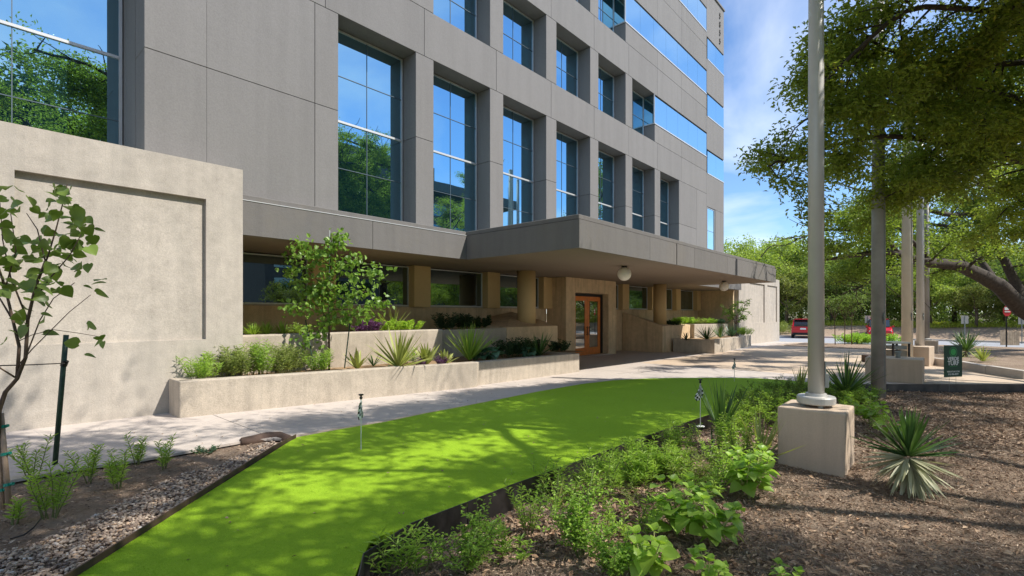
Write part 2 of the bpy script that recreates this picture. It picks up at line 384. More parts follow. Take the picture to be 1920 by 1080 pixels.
def inpoly(P, poly):
    x, y = P[:, 0], P[:, 1]; ins = np.zeros(len(P), bool); n = len(poly)
    for i in range(n):
        x1, y1 = poly[i]; x2, y2 = poly[(i+1) % n]
        c = ((y1 > y) != (y2 > y)) & (x < (x2-x1)*(y-y1)/((y2-y1) + 1e-12) + x1); ins ^= c
    return ins
def clip(poly, nx, ny, d):
    o = []
    for i in range(len(poly)):
        a = poly[i]; b = poly[(i+1) % len(poly)]; da = a[0]*nx + a[1]*ny - d; db = b[0]*nx + b[1]*ny - d
        if da >= 0: o.append(a)
        if (da >= 0) != (db >= 0):
            s = da/(da-db); o.append((a[0]+(b[0]-a[0])*s, a[1]+(b[1]-a[1])*s))
    return o
def area(p): return .5*sum(p[i][0]*p[(i+1)%len(p)][1]-p[(i+1)%len(p)][0]*p[i][1] for i in range(len(p)))
def dedup(p):
    o = []
    for q in p:
        if not o or (abs(q[0]-o[-1][0]) + abs(q[1]-o[-1][1])) > 1e-4: o.append(q)
    return o
def slab_object(name, poly, off, thick, mat, parent=None):
    poly = dedup(poly)
    if area(poly) < 0: poly = poly[::-1]
    bm = bmesh.new(); vs = [bm.verts.new((x, y, G(x)+off)) for x, y in poly]
    from mathutils.geometry import tessellate_polygon
    for t3 in tessellate_polygon([[Vector((x, y, 0)) for x, y in poly]]):
        if len(set(t3)) == 3:
            try: f = bm.faces.new([vs[k] for k in t3])
            except ValueError: continue
            f.normal_update()
            if f.normal.z < 0: f.normal_flip()
    if thick:
        r = bmesh.ops.extrude_edge_only(bm, edges=[e for e in bm.edges if e.is_boundary])
        for v in [g for g in r['geom'] if isinstance(g, bmesh.types.BMVert)]: v.co.z -= thick
    me = bpy.data.meshes.new(name); bm.to_mesh(me); bm.free(); me.materials.append(mat)
    o = link(name, me, parent)
    return o

# ------------------------------------------------------------------ ground
rng = np.random.default_rng(5)
def smooth_noise(x, y, sc, seed):
    r = np.random.default_rng(seed); z = np.zeros_like(x)
    for k in range(9):
        a = r.uniform(0, 2*math.pi); f = sc*r.uniform(.5, 2.2); z += np.sin((x*math.cos(a)+y*math.sin(a))*f + r.uniform(0, 6.28))*(1/(.6+k*.25))
    return z/4.0
def sheet(name, x0, x1, y0, y1, nx, ny, zf, mat, kind='structure'):
    X, Y = np.meshgrid(np.linspace(x0, x1, nx), np.linspace(y0, y1, ny)); Z = zf(X, Y)
    V = np.stack([X, Y, Z], -1).reshape(-1, 3); i = np.arange((ny-1)*(nx-1)); r = i//(nx-1)*nx + i % (nx-1)
    me = mesh_from(name, V, [np.stack([r, r+1, r+nx+1, r+nx], -1)], mat, True)
    return tag(link(name, me), kind=kind)
def Gv(X): return -0.0127*np.minimum(X, 46)
def ground_z(X, Y):
    base = -0.0127*np.clip(X, -60, 46) - .5
    up = np.clip((X-53)/9, 0, 1); up = up*up*(3-2*up)
    return np.where(X > 52, -.62 - .0 + up*1.02 + np.clip(X-62, 0, 60)*.012, base)
xs = np.unique(np.concatenate([np.linspace(-600, -60, 8), np.linspace(-60, 46, 20), np.linspace(46, 64, 30), np.linspace(64, 900, 14)]))
ys = np.linspace(-700, 700, 40)
X, Y = np.meshgrid(xs, ys); Z = ground_z(X, Y); V = np.stack([X, Y, Z], -1).reshape(-1, 3); nx = len(xs)
i = np.arange((len(ys)-1)*(nx-1)); r = i//(nx-1)*nx + i % (nx-1)
tag(link('ground', mesh_from('ground', V, [np.stack([r, r+1, r+nx+1, r+nx], -1)], M['ground'], True)), kind='structure')
SOIL = -.20
def soil_z(X, Y):
    dent = -.0*X
    return Gv(X) + SOIL + .035*smooth_noise(X, Y, 1.3, 3) + .012*smooth_noise(X, Y, 6, 4)
sheet('mulch_bed', -14, 26, -16, 7.2, 330, 190, soil_z, M['mulch'])
def bank_z(X, Y):
    up = np.clip((X-53.2)/8.0, 0, 1); up = up*up*(3-2*up)
    return -.60 + up*1.06 + .10*smooth_noise(X, Y, .5, 7)*np.clip((X-53)/2, 0, 1)
sheet('bank', 52.7, 66, -60, 60, 40, 240, bank_z, M['bank'])
road = slab_object('road', [(41.5,-70),(52.2,-70),(52.2,70),(41.5,70)], 0.0, .05, M['asphalt']); tag(road, kind='structure')
kb = MB()
for y in np.arange(-60, 60, 3.0): kb = MB().box(52.2, 52.38, y+.01, y+2.99, -.75, -.45); tag(kb.build('kerb', M['kerb'], bevel=.02), kind='structure') if y == -60 else adopt(kb.build('kerb_stone', M['kerb'], bevel=.02), bpy.data.objects['kerb'])

# plaza: pieces between real joints
plaza_poly = [(-14, 6.9)] + [(gp(*p).x, gp(*p).y) for p in [(-60,915),(60,893),(130,880),(260,862),(350,846),(450,828),(500,822),(555,822)]] \
    + [(p.x, p.y) for p in tt[1:]] + [(SLAB_A.x, SLAB_A.y), (SLAB_B.x, SLAB_B.y), (SLAB_C.x, SLAB_C.y), (41.5, -8.1), (41.5, 14), (-14, 14)]
plaza = empty('plaza', (10, 9, G(10))); tag(plaza, kind='structure')
slab_object('joint_bed', plaza_poly, -.03, 0, M['darkgap']).parent = plaza
plaza.children[0].matrix_parent_inverse = parent_inv(plaza)
xb = [-14, -8, -4.4, -.8, 2.8, 6.4, 10.0, 13.6, 16.8, 20.0, 23.2, 26.4, 29.6, 32.8, 36, 39, 41.5]
g = .006
for a, b in zip(xb[:-1], xb[1:]):
    cells = [(-8.2, 14)] if a < 13.6 else [(-8.2, -2.2), (-2.2, 1.4), (1.4, 5.0), (5.0, 8.6), (8.6, 14)]
    for c, d in cells:
        q = clip(clip(clip(clip(plaza_poly, 1, 0, a+g), -1, 0, -b+g), 0, 1, c+g), 0, -1, -d+g)
        if len(q) > 2 and abs(area(q)) > .05:
            mt = M['terracotta'] if (a >= 16.7 and d <= 8.7) else M['paving']
            s = slab_object('concrete_slab', q, 0, .028, mt, None); adopt(s, plaza)
# pinkish border strip between path and turf
bs = [(p.x, p.y) for p in tt[:9]]; outer = []
for i2, p in enumerate(tt[:9]):
    d = (tt[min(i2+1, 8)] - tt[max(i2-1, 0)]); d.z = 0; d.normalize(); nrm = Vector((-d.y, d.x, 0)); outer.append((p.x + nrm.x*.16*(1-i2/9), p.y + nrm.y*.16*(1-i2/9)))
adopt(slab_object('border_strip', bs + outer[::-1], .005, 0, M['terracotta']), plaza)

turf = slab_object('turf', turf_poly, .014, .03, M['turf']); tag(turf, kind='structure')

# left planting bed (slightly below path)
lb = [(gp(*p).x, gp(*p).y) for p in [(555,824),(500,822),(450,828),(350,846),(260,862),(130,880),(60,893),(-60,915)]] + [(-14, 6.9), (-14, -2), (-2.0, 1.60), (gp(149,1080).x, gp(149,1080).y)]
bed = slab_object('planting_bed', lb, -.045, .4, M['mulch']); tag(bed, kind='structure')

def strip_wall(name, pts, ztop, zbot, th, mat, root, gap=.004, piece=1.0, pname='steel_panel'):
    """thin sheets set end to end along a line; each sheet is its own part"""
    L = [0]
    for a, b in zip(pts[:-1], pts[1:]): L.append(L[-1] + (Vector((b[0]-a[0], b[1]-a[1]))).length)
    def P(s):
        for k in range(len(L)-1):
            if s <= L[k+1] + 1e-9:
                f = (s-L[k])/(L[k+1]-L[k]); return (pts[k][0]+(pts[k+1][0]-pts[k][0])*f, pts[k][1]+(pts[k+1][1]-pts[k][1])*f)
        return pts[-1]
    n = max(1, round(L[-1]/piece)); step = L[-1]/n
    for k in range(n):
        s0 = k*step+gap; s1 = (k+1)*step-gap; ss = np.linspace(s0, s1, 5); q = [P(s) for s in ss]
        V = []; 
        for j, (x, y) in enumerate(q):
            a = q[max(j-1, 0)]; b = q[min(j+1, 4)]; d = Vector((b[0]-a[0], b[1]-a[1])).normalized(); nx_, ny_ = -d.y*th/2, d.x*th/2
            V += [(x-nx_, y-ny_, G(x)+zbot), (x+nx_, y+ny_, G(x)+zbot), (x+nx_, y+ny_, G(x)+ztop), (x-nx_, y-ny_, G(x)+ztop)]
        Fs = []
        for j in range(4):
            o = j*4; p2 = o+4
            Fs += [(o, o+3, p2+3, p2), (o+1, p2+1, p2+2, o+2), (o+3, o+2, p2+2, p2+3), (o, p2, p2+1, o+1)]
        Fs += [(0,1,2,3), (19,18,17,16)]
        m = MB(); m.add(V, Fs); m.build(pname, mat, root)
er = empty('turf_edging', gp(1056, 880), 'dark steel sheet edging along the planted side of the putting green', 'edging')
epts = [(p.x, p.y) for p in [SLAB_A] + te + near_r]
strip_wall('turf_edging', epts, .03, -.34, .008, M['steel'], er, piece=2.4)
er2 = empty('gravel_edging', gp(300, 960), 'rusty brown steel strip between the gravel and the putting green', 'edging')
epts = [(gp(555,823).x, gp(555,823).y), (gp(540,828).x, gp(540,828).y), (gp(150,1080).x, gp(150,1080).y), (-2.0, 1.60)]
strip_wall('gravel_edging', epts, .062, -.06, .012, M['rust'], er2, piece=2.6)
er3 = empty('plaza_edging', SLAB_B, 'black steel edging along the plaza slab above the mulch', 'edging')
strip_wall('plaza_edging', [(SLAB_A.x+.0, SLAB_A.y-.02), (SLAB_B.x-.01, SLAB_B.y-.01), (SLAB_C.x, SLAB_C.y)], .012, -.36, .02, M['steel'], er3, piece=2.7)
# curved stone piece at the tip of the bed
rk = MB(); a0, a1, a2 = gp(452, 828), gp(500, 819), gp(543, 823)
rk.tube([a0+Vector((0,0,.0)), gp(472,824)+Vector((0,0,-.025)), a1+Vector((0,0,-.025)), gp(525,817)+Vector((0,0,-.025)), a2+Vector((0,0,.0))], [.05,.075,.085,.08,.05], 7)
tag(rk.build('edging_stone', M['rock'], smooth=True), 'curved dark brown stone at the tip of the gravel bed', 'stone')

# ------------------------------------------------------------------ building
FY, GY = 10.30, 10.92
bld = empty('office_building', (16.5, 10.3, 3.9), 'grey stucco office building with deep set mirror glass windows and a flat entrance canopy', 'building')
def part(name, mb, mat, parent=bld, **k): return mb.build(name, mat, parent, **k)
jg = .0055
def panel(x0, x1, z0, z1, y0=FY, y1=GY):
    ja = .0012 if abs(x0-3.12) < .01 else jg; jb = .0012 if abs(x1-3.12) < .01 else jg
    part('facade_panel', MB().box(x0+ja, x1-jb, y0, y1, z0+jg, z1-jg), M['stucco'], bevel=.004, seg=1)
Z0 = 3.865
OW = 2.145; BX = [5.75 + 2.735*k for k in range(7)]
PC = [8.175 + 2.735*k for k in range(7)]   # joint lines on pier centres
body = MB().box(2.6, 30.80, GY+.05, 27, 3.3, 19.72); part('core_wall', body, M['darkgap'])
part('core_wall', MB().box(30.80, 30.86, GY+.01, 27, 3.3, 19.8), M['stucco'])
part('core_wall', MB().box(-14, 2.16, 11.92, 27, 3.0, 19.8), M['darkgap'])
# double height zone
for za, zb_ in ((Z0, 6.145), (6.145, 8.32)):
    panel(2.17, 3.12, za, zb_); panel(3.12, 5.2, za, zb_); panel(5.2, BX[0], za, zb_)
    for k in range(6): panel(BX[k]+OW, BX[k+1], za, zb_)
    panel(BX[6]+OW, 26.6, za, zb_)
panel(26.6, 28.07, Z0, 8.32)
def spandrel(z0, z1, xe=28.07):
    xs_ = [2.17, 5.44] + PC + [28.07]
    for a, b in zip(xs_[:-1], xs_[1:]): panel(a, b, z0, z1)
spandrel(8.32, 9.56)
for r_ in range(3):
    dz = 3.5*r_; zb0, zt = 9.56+dz, 11.75+dz
    last = 5 - r_                           # last opening of the row, then the ribbon window
    panel(2.17, 5.44, zb0, zt); panel(5.44, BX[1], zb0, zt)
    for k in range(1, last): panel(BX[k]+OW, BX[k+1], zb0, zt)
    rx = BX[last]+OW
    xs_ = [rx] + [p for p in PC if p > rx+.3] + [28.07]
    for a, b in zip(xs_[:-1], xs_[1:]): panel(a, b, zb0, zb0+.82)
    spandrel(zt, (13.06 if r_ == 0 else 16.56 if r_ == 1 else 19.8))
# right hand end column
panel(28.07, 30.86, 7.62, 9.47); panel(28.07, 28.2, Z0, 7.62); panel(29.42, 30.86, Z0, 7.62); panel(28.2, 29.42, Z0, 5.0)
for a, b in ((10.84, 12.69), (14.02, 15.9), (17.17, 19.8)): panel(28.07, 30.86, a, b)
part('reveal_panel', MB().box(2.17, 2.55, GY, 11.9, Z0, 19.8), M['stucco'])
# parapet cap
part('parapet_cap', MB().box(2.1, 30.92, 10.24, 10.95, 19.8, 19.9), M['stucco'])

def window(x0, x1, z0, z1, y, cols, rows, gl, thick_rows=(), fr=.035, name='window', mull=.014):
    """frame with panes; rows: list of z of transoms"""
    f = MB(); f.box(x0, x0+fr, y-.03, y+.05, z0, z1); f.box(x1-fr, x1, y-.03, y+.05, z0, z1)
    f.box(x0+fr, x1-fr, y-.03, y+.05, z0, z0+fr); f.box(x0+fr, x1-fr, y-.03, y+.05, z1-fr, z1)
    w_ = part(name, f, M['frame'])
    cx = [x0+fr + (x1-x0-2*fr)*i/cols for i in range(cols+1)]; rz = [z0+fr] + list(rows) + [z1-fr]
    for i in range(cols):
        for j in range(len(rz)-1):
            m = MB().box(cx[i]+.004, cx[i+1]-.004, y, y+.012, rz[j]+.004, rz[j+1]-.004); m.build('pane', gl, w_)
    for c in cx[1:-1]: MB().box(c-mull/2, c+mull/2, y-.012, y+.02, z0+fr, z1-fr).build('mullion', M['mullion'], w_)
    for z in rows:
        h = .05 if z in thick_rows else mull
        MB().box(x0+fr, x1-fr, y-(.035 if z in thick_rows else .015), y+.022, z-h/2, z+h/2).build('transom', M['frame'] if z in thick_rows else M['mullion'], w_)
    return w_
for k in range(7):
    window(BX[k]+.02, BX[k]+OW-.02, Z0+.02, 8.30, GY-.06, 2, [5.04, 6.14, 7.22], M['glass'], (6.14,))
for r_ in range(3):
    dz = 3.5*r_
    for k in range(1, 6-r_):
        last = (k == 5-r_)
        window(BX[k]+.02, BX[k]+OW-.02, 9.58+dz, 11.73+dz, GY-.06, 2, [10.66+dz], M['glass'])
    rx = BX[5-r_]+OW; zt = 11.75+dz; zb1 = 10.38+dz
    # ribbon window
    n = int(round((28.05-rx)/1.37)); rb = part('ribbon_window', MB().box(rx, 28.05, FY-.02, FY+.06, zb1, zb1+.05), M['frame'])
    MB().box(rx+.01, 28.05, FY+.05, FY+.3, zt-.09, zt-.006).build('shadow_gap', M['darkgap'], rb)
    for i in range(n):
        a = rx + (28.05-rx)*i/n; b = rx + (28.05-rx)*(i+1)/n
        MB().box(a+.005, b-.005, FY+.005, FY+.03, zb1+.052, zt-.09).build('pane', M['glass_band'], rb)
    MB().box(rx-.035, rx, FY-.01, FY+.05, zb1, zt-.01).build('frame', M['frame'], rb)
    MB().box(rx-.03, rx-.005, FY+.052, GY-.1, zb1+.05, zt-.03).build('pane', M['glass'], rb)
    MB().box(rx-.036, rx-.004, FY+.051, GY-.1, zb1, zb1+.049).build('frame', M['frame'], rb)
for a, b in ((9.47, 10.84), (12.69, 14.02), (15.9, 17.17)):
    rb = part('corner_window', MB().box(28.2, 30.88, FY-.015, FY+.06, a, a+.05), M['frame'])
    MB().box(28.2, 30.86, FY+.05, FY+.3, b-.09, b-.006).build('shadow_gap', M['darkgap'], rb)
    for i in range(2): MB().box(28.2+1.33*i+.004, 28.2+1.33*(i+1)-.004, FY+.005, FY+.03, a+.052, b-.09).build('pane', M['glass_band'], rb)
    MB().box(30.858, 30.885, FY+.03, FY+2.6, a+.052, b-.09).build('pane', M['glass_band'], rb)
window(28.22, 29.40, 5.02, 7.6, FY+.06, 1, [6.3], M['glass_band'])
# big glazed wall at the left
window(-9.4, 2.15, 3.6, 9.4, 11.84, 8, [5.25, 6.45, 8.3], M['glass'], (6.45,), .05)
part('facade_panel', MB().box(-14, 2.15, FY, 11.8, 9.41, 19.8), M['stucco'])
part('facade_panel', MB().box(-14, -9.42, FY, 11.8, 3.4, 9.4), M['stucco'])
# house number near the roof corner
def text_mesh(s, size, ext, mat, parent, M4, name, align='CENTER', bold=0):
    cu = bpy.data.curves.new(name, 'FONT'); cu.body = s; cu.size = size; cu.extrude = ext; cu.align_x = align; cu.align_y = 'CENTER'; cu.offset = bold
    to = bpy.data.objects.new(name, cu); COL.objects.link(to)
    dg = bpy.context.evaluated_depsgraph_get(); me = bpy.data.meshes.new_from_object(to.evaluated_get(dg)); me.transform(M4)
    me.materials.clear(); me.materials.append(mat); bpy.data.objects.remove(to); o = link(name, me, parent)
    if parent: o.matrix_parent_inverse = parent_inv(parent)
    return o
for k, ch in enumerate('5855'):
    text_mesh(ch, .46, .02, M['stucco'], bld, Matrix.Translation((30.15, FY-.03, 19.2-.5*k)) @ Matrix.Rotation(math.radians(90), 4, 'X'), 'number_digit')

# canopies
def canopy_panels(p0, p1, joints, z0, z1, name='fascia_panel', wide=()):
    d = (p1-p0); L = d.length; d.normalize(); n = Vector((d.y, -d.x, 0)); js = [0] + joints + [L]
    for a, b in zip(js[:-1], js[1:]):
        ga = .03 if a in wide else .006; gb = .03 if b in wide else .006
        if a == 0: ga = 0
        if b == L: gb = 0
        c = p0 + d*((a+ga+b-gb)/2) + n*.02; MBx = MB().obox(c, d, n, (b-gb-a-ga)/2, .02, z0, z1); part(name, MBx, M['fascia'])
CZ0, CZ1 = 3.09, 3.74
part('lower_canopy', MB().box(3.50, 33.2, 10.04, 12.95, CZ0+.004, CZ1-.02), M['soffit'])
canopy_panels(Vector((3.50, 10.04, 0)), Vector((9.40, 10.04, 0)), [2.94], CZ0, CZ1)
canopy_panels(Vector((26.1, 10.04, 0)), Vector((33.2, 10.04, 0)), [3.3], CZ0, CZ1)
part('entrance_canopy', MB().box(9.44, 26.06, 6.34, 10.03, CZ0+.004, CZ1-.02), M['soffit'])
canopy_panels(Vector((9.44, 6.34, 0)), Vector((26.06, 6.34, 0)), [3.46, 5.26, 6.66, 9.86, 13.06], CZ0, CZ1, wide=(5.26,))
canopy_panels(Vector((9.44, 10.0, 0)), Vector((9.44, 6.30, 0)), [], CZ0, CZ1)
canopy_panels(Vector((26.06, 6.30, 0)), Vector((26.06, 10.0, 0)), [], CZ0, CZ1)
cap = MB().box(3.50, 9.43, 10.05, 10.29, CZ1+.012, 3.86); part('canopy_cap', cap, M['fascia'], bevel=.01, seg=1)
part('canopy_cap', MB().box(26.07, 33.2, 10.05, 10.29, CZ1+.012, 3.86), M['fascia'])
part('canopy_cap', MB().box(9.435, 26.065, 6.335, 10.29, CZ1+.012, 3.862), M['fascia'], bevel=.01, seg=1)
part('canopy_roof', MB().box(3.5, 33.2, 10.29, 12.9, CZ1+.012, 3.84), M['fascia'])
part('flashing', MB().box(3.50, 9.39, 9.99, 10.03, CZ1+.0, CZ1+.014), M['frame'])

# ground floor wall under the canopy
WY = 12.7
part('base_wall', MB().box(3.4, 16.49, WY, WY+.3, -.4, 1.80), M['wall_warm']); part('base_wall', MB().box(20.5, 33.2, WY, WY+.3, -.8, 1.80), M['wall_warm'])
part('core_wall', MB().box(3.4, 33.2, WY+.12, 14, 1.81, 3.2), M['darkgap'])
part('base_wall', MB().box(16.2, 16.495, WY+.001, WY+.11, 1.803, 3.2), M['wall_warm']); part('base_wall', MB().box(20.505, 20.8, WY+.001, WY+.11, 1.803, 3.2), M['wall_warm'])
px0 = [9.45 + 3.24*k for k in range(-2, 8)]
for k, x in enumerate(px0):
    if 16.3 < x+.3 < 20.6: continue
    if x > 32.4: continue
    part('pilaster', MB().box(x, x+.65, WY-.3, WY+.1, 1.803, CZ0), M['pilaster'], bevel=.01, seg=1)
for k in range(len(px0)-1):
    a, b = px0[k]+.655, px0[k+1]-.005
    if b > 33: b = 33
    if a < 16.4 < b: b = 16.4
    if a > 16.4 and a < 20.5: 
        if b < 20.5: continue
        a = 20.5
    if b-a > .3: window(a, b, 1.84, 3.06, WY, 1, [], M['glass_dark'], (), .03, 'ground_window')
part('window_sill', MB().box(3.4, 16.4, WY-.06, WY-.002, 1.803, 1.838), M['wall'])
part('window_sill', MB().box(20.5, 33.2, WY-.06, WY-.002, 1.803, 1.838), M['wall'])
# entrance block
ez = G(18)-.3
eb = MB(); eb.box(16.5, 17.17, 11.7, WY, ez, CZ0); eb.box(19.82, 20.5, 11.7, WY, ez, CZ0); eb.box(17.17, 19.82, 11.7, WY, 2.48, CZ0)
en = part('entrance_surround', eb, M['wall_warm'], bevel=.012, seg=1)
dr = part('door_frame', MB().box(17.18, 17.42, 12.0, 12.1, ez, 2.47).box(19.58, 19.81, 12.0, 12.1, ez, 2.47).box(17.42, 19.58, 12.0, 12.1, 2.36, 2.47), M['black'])
for s in (0, 1):
    x0 = 17.43 + 1.07*s; x1 = x0+1.06; zb = G(18)+.02; zt = 2.35; y = 12.0
    m = MB(); m.box(x0, x0+.17, y-.02, y+.04, zb, zt); m.box(x1-.17, x1, y-.02, y+.04, zb, zt)
    m.box(x0+.17, x1-.17, y-.02, y+.04, zb, zb+.32); m.box(x0+.17, x1-.17, y-.02, y+.04, zt-.2, zt)
    d = part('door', m, M['wood'], bevel=.008, seg=1)
    MB().box(x0+.17, x1-.17, y+.005, y+.015, zb+.32, zt-.2).build('pane', M['glass_door'], d)
    hx = x1-.08 if s == 0 else x0+.08
    MB().tube([(hx, y-.08, zb+.85), (hx, y-.08, zb+1.25)], .016, 8).tube([(hx, y-.08, zb+.9), (hx, y, zb+.9)], .01, 6).tube([(hx, y-.08, zb+1.2), (hx, y, zb+1.2)], .01, 6).build('handle', M['black'], d)
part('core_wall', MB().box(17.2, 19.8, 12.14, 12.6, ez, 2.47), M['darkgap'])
part('doorstep', MB().box(17.2, 19.8, 11.6, 12.1, G(18)-.1, G(18)+.015), M['paving'])
# columns with plinths
def column(x):
    part('column', MB().lathe((x, 11.2, 0), [(.325, .9), (.325, CZ0)], 40), M['pilaster'], smooth=False)
column(13.4); column(24.05)
for o in COL.objects:
    if o.name.startswith('column'):
        for p in o.data.polygons: p.use_smooth = len(p.vertices) == 4
def plinth(x0, x1, slope_left):
    m = MB(); z0 = -.6; zf = 1.0; zbk = 1.42
    if slope_left:
        V = [(x0,10.5,z0),(x1,10.5,z0),(x1,12.68,z0),(x0,12.68,z0),(x0,10.5,zf),(x1,10.5,zf),(x1,12.68,1.2),(x0,12.68,1.68)]
    else:
        V = [(x0,10.5,z0),(x1,10.5,z0),(x1,12.68,z0),(x0,12.68,z0),(x0,10.5,zf+.17),(x1,10.5,zf+.17),(x1,12.68,1.68),(x0,12.68,1.25)]
    m.add(V, [(0,3,2,1),(4,5,6,7),(0,1,5,4),(1,2,6,5),(2,3,7,6),(3,0,4,7)])
    part('column_plinth', m, M['wall_warm'], bevel=.012, seg=1)
plinth(22.85, 26.25, True); plinth(11.6, 14.3, False)
part('side_wall', MB().box(33.02, 33.3, 10.45, 12.9, -.9, CZ0), M['wall_warm'])
# globe lamps
def globe(x, y, lab):
    r = empty('globe_lamp', (x, y, CZ0), lab, 'lamp', 'globe lamps under the canopy')
    MB().lathe((x, y, CZ0), [(.09, -.035), (.09, .002)], 20).build('ceiling_plate', M['black'], r, smooth=False)
    prof = [(.215*math.sin(a), -.245 - .215*math.cos(a)) for a in np.linspace(.05, math.pi-.28, 16)]
    MB().lathe((x, y, CZ0), prof, 28).build('globe', M['globe'], r, smooth=True)
globe(14.0, 7.7, 'white globe lamp on the soffit in front of the orange doors')
globe(23.4, 7.8, 'white globe lamp on the soffit near the far end of the canopy')

# ------------------------------------------------------------------ site walls and planters
def recess_wall(name, x0, x1, y0, y1, z0, z1, holes, depth, mat, label):
    root = empty(name, ((x0+x1)/2, y0, z0), label, 'wall')
    m = MB(); m.box(x0, x1, y0+depth+.001, y1, z0, z1)
    zs = sorted({z0, z1} | {h[2] for h in holes} | {h[3] for h in holes}); xs2 = sorted({x0, x1} | {h[0] for h in holes} | {h[1] for h in holes})
    m.build('wall_body', mat, root, bevel=.01, seg=1)
    h0 = holes[0]; f = MB()
    # frame: one ring mesh with no inner faces overlapping
    cells = {}
    def isin(a, b, c, d): return any(a >= h[0]-1e-6 and b <= h[1]+1e-6 and c >= h[2]-1e-6 and d <= h[3]+1e-6 for h in holes)
    bm = bmesh.new(); vmap = {}
    def v(x, z, y):
        k = (round(x,4), round(z,4), y)
        if k not in vmap: vmap[k] = bm.verts.new((x, y, z))
        return vmap[k]
    solid = {}
    for i in range(len(xs2)-1):
        for j in range(len(zs)-1): solid[i, j] = not isin(xs2[i], xs2[i+1], zs[j], zs[j+1])
    yb = y0+depth+.001
    for (i, j), s in solid.items():
        if not s: continue
        a, b, c, d = xs2[i], xs2[i+1], zs[j], zs[j+1]
        bm.faces.new((v(a,c,y0), v(b,c,y0), v(b,d,y0), v(a,d,y0)))
        for (di, dj, p, q) in ((-1,0,(a,d),(a,c)), (1,0,(b,c),(b,d)), (0,-1,(a,c),(b,c)), (0,1,(b,d),(a,d))):
            if not solid.get((i+di, j+dj), False):
                bm.faces.new((v(*q,y0), v(*p,y0), v(*p,yb), v(*q,yb)))
    me = bpy.data.meshes.new('raised_border'); bmesh.ops.recalc_face_normals(bm, faces=bm.faces); bm.to_mesh(me); bm.free(); me.materials.append(mat)
    o = link('raised_border', me); adopt(o, root)
    return root
recess_wall('concrete_wall', -12, 3.49, 9.6, 11.2, -.4, 4.2, [(.568, 2.90, 1.16, 3.57), (-2.4, -.1, 1.16, 3.57)], .075, M['wall'], 'pale concrete wall with recessed panels at the left of the canopy')
recess_wall('concrete_wall', 33.35, 43.3, 10.2, 11.2, -.9, 4.24, [(35.6, 39.2, .95, 3.7), (39.9, 42.6, .95, 3.7)], .075, M['wall'], 'tall pale concrete wall beyond the far end of the canopy')

def planter(name, poly, topf, botf, mat, label, wall=.22, soil_drop=.06, soilmat=None, walls=None):
    """poly ccw outline; builds wall pieces along the listed edges and a soil sheet"""
    root = empty(name, (poly[0][0], poly[0][1], G(poly[0][0])), label, 'planter')
    n = len(poly)
    for i in (walls if walls is not None else range(n)):
        a = Vector((*poly[i], 0)); b = Vector((*poly[(i+1) % n], 0)); d = (b-a).normalized(); nn = Vector((-d.y, d.x, 0))
        q = [a, b, b + nn*wall - d*(wall if (i+1) % n in (walls or range(n)) else 0)*0, a + nn*wall]
        m = MB().prism([(p.x, p.y) for p in q], lambda x, y: G(x)+botf, lambda x, y: G(x)+topf)
        m.build('planter_wall', mat, root, bevel=.02)
    s = slab_object('soil', poly, topf-soil_drop, 0, soilmat or M['sandy']); adopt(s, root)
    for v_ in s.data.vertices: pass
    return root
planter('lower_planter', [(2.35, 9.01), (8.12, 8.27), (8.12, 10.0), (2.35, 9.59)][:4], .575, -.2, M['planter'], 'long low concrete planter in front of the pale wall', walls=[0, 3])
planter('lower_planter', [(8.14, 8.40), (12.6, 8.44), (12.6, 11.6), (8.14, 10.3)], .56, -.3, M['planter'], 'low concrete planter half shaded by the entrance canopy', walls=[0, 1])
# join the soils up to the upper wall
sp = slab_object('planter_soil', [(3.5, 9.3), (14.2, 9.3), (14.2, 12.6), (3.5, 12.6)], .50, 0, M['sandy']); tag(sp, kind='structure')
planter('upper_planter', [(3.5, 10.0), (8.55, 10.0), (8.55, 12.65), (3.5, 12.65)], 0, 0, M['planter'], 'upper concrete planter behind the young tree', walls=[])
up = bpy.data.objects['upper_planter']
MB().box(3.5, 8.55, 10.0, 10.25, .3, 1.19).build('planter_wall', M['planter'], up, bevel=.03)
MB().box(8.56, 11.59, 10.5, 10.72, .3, 1.15).build('planter_wall', M['planter'], up, bevel=.02)
MB().box(8.33, 8.55, 10.251, 10.9, .3, 1.17).build('planter_wall', M['planter'], up, bevel=.02)
for c in [c for c in COL.objects if c.parent == up and c.name.startswith('soil')]: bpy.data.objects.remove(c)
s1 = MB().box(3.5, 8.33, 10.25, 12.69, .9, 1.13).build('soil', M['sandy'], up); s2 = MB().box(8.56, 11.6, 10.72, 12.69, .9, 1.09).build('soil', M['sandy'], up)
planter('low_planter', [(24.0, 8.43), (32.9, 9.34), (33.0, 10.6), (26.3, 10.6), (23.8, 10.4)], .67, -.4, M['planter'], 'low concrete planter at the far side of the entrance', walls=[0, 4])
planter('raised_planter', [(26.3, 10.3), (32.2, 10.5), (32.2, 12.65), (26.3, 12.65)], 1.37, -.4, M['planter'], 'raised concrete planter under the far windows', walls=[0, 3])

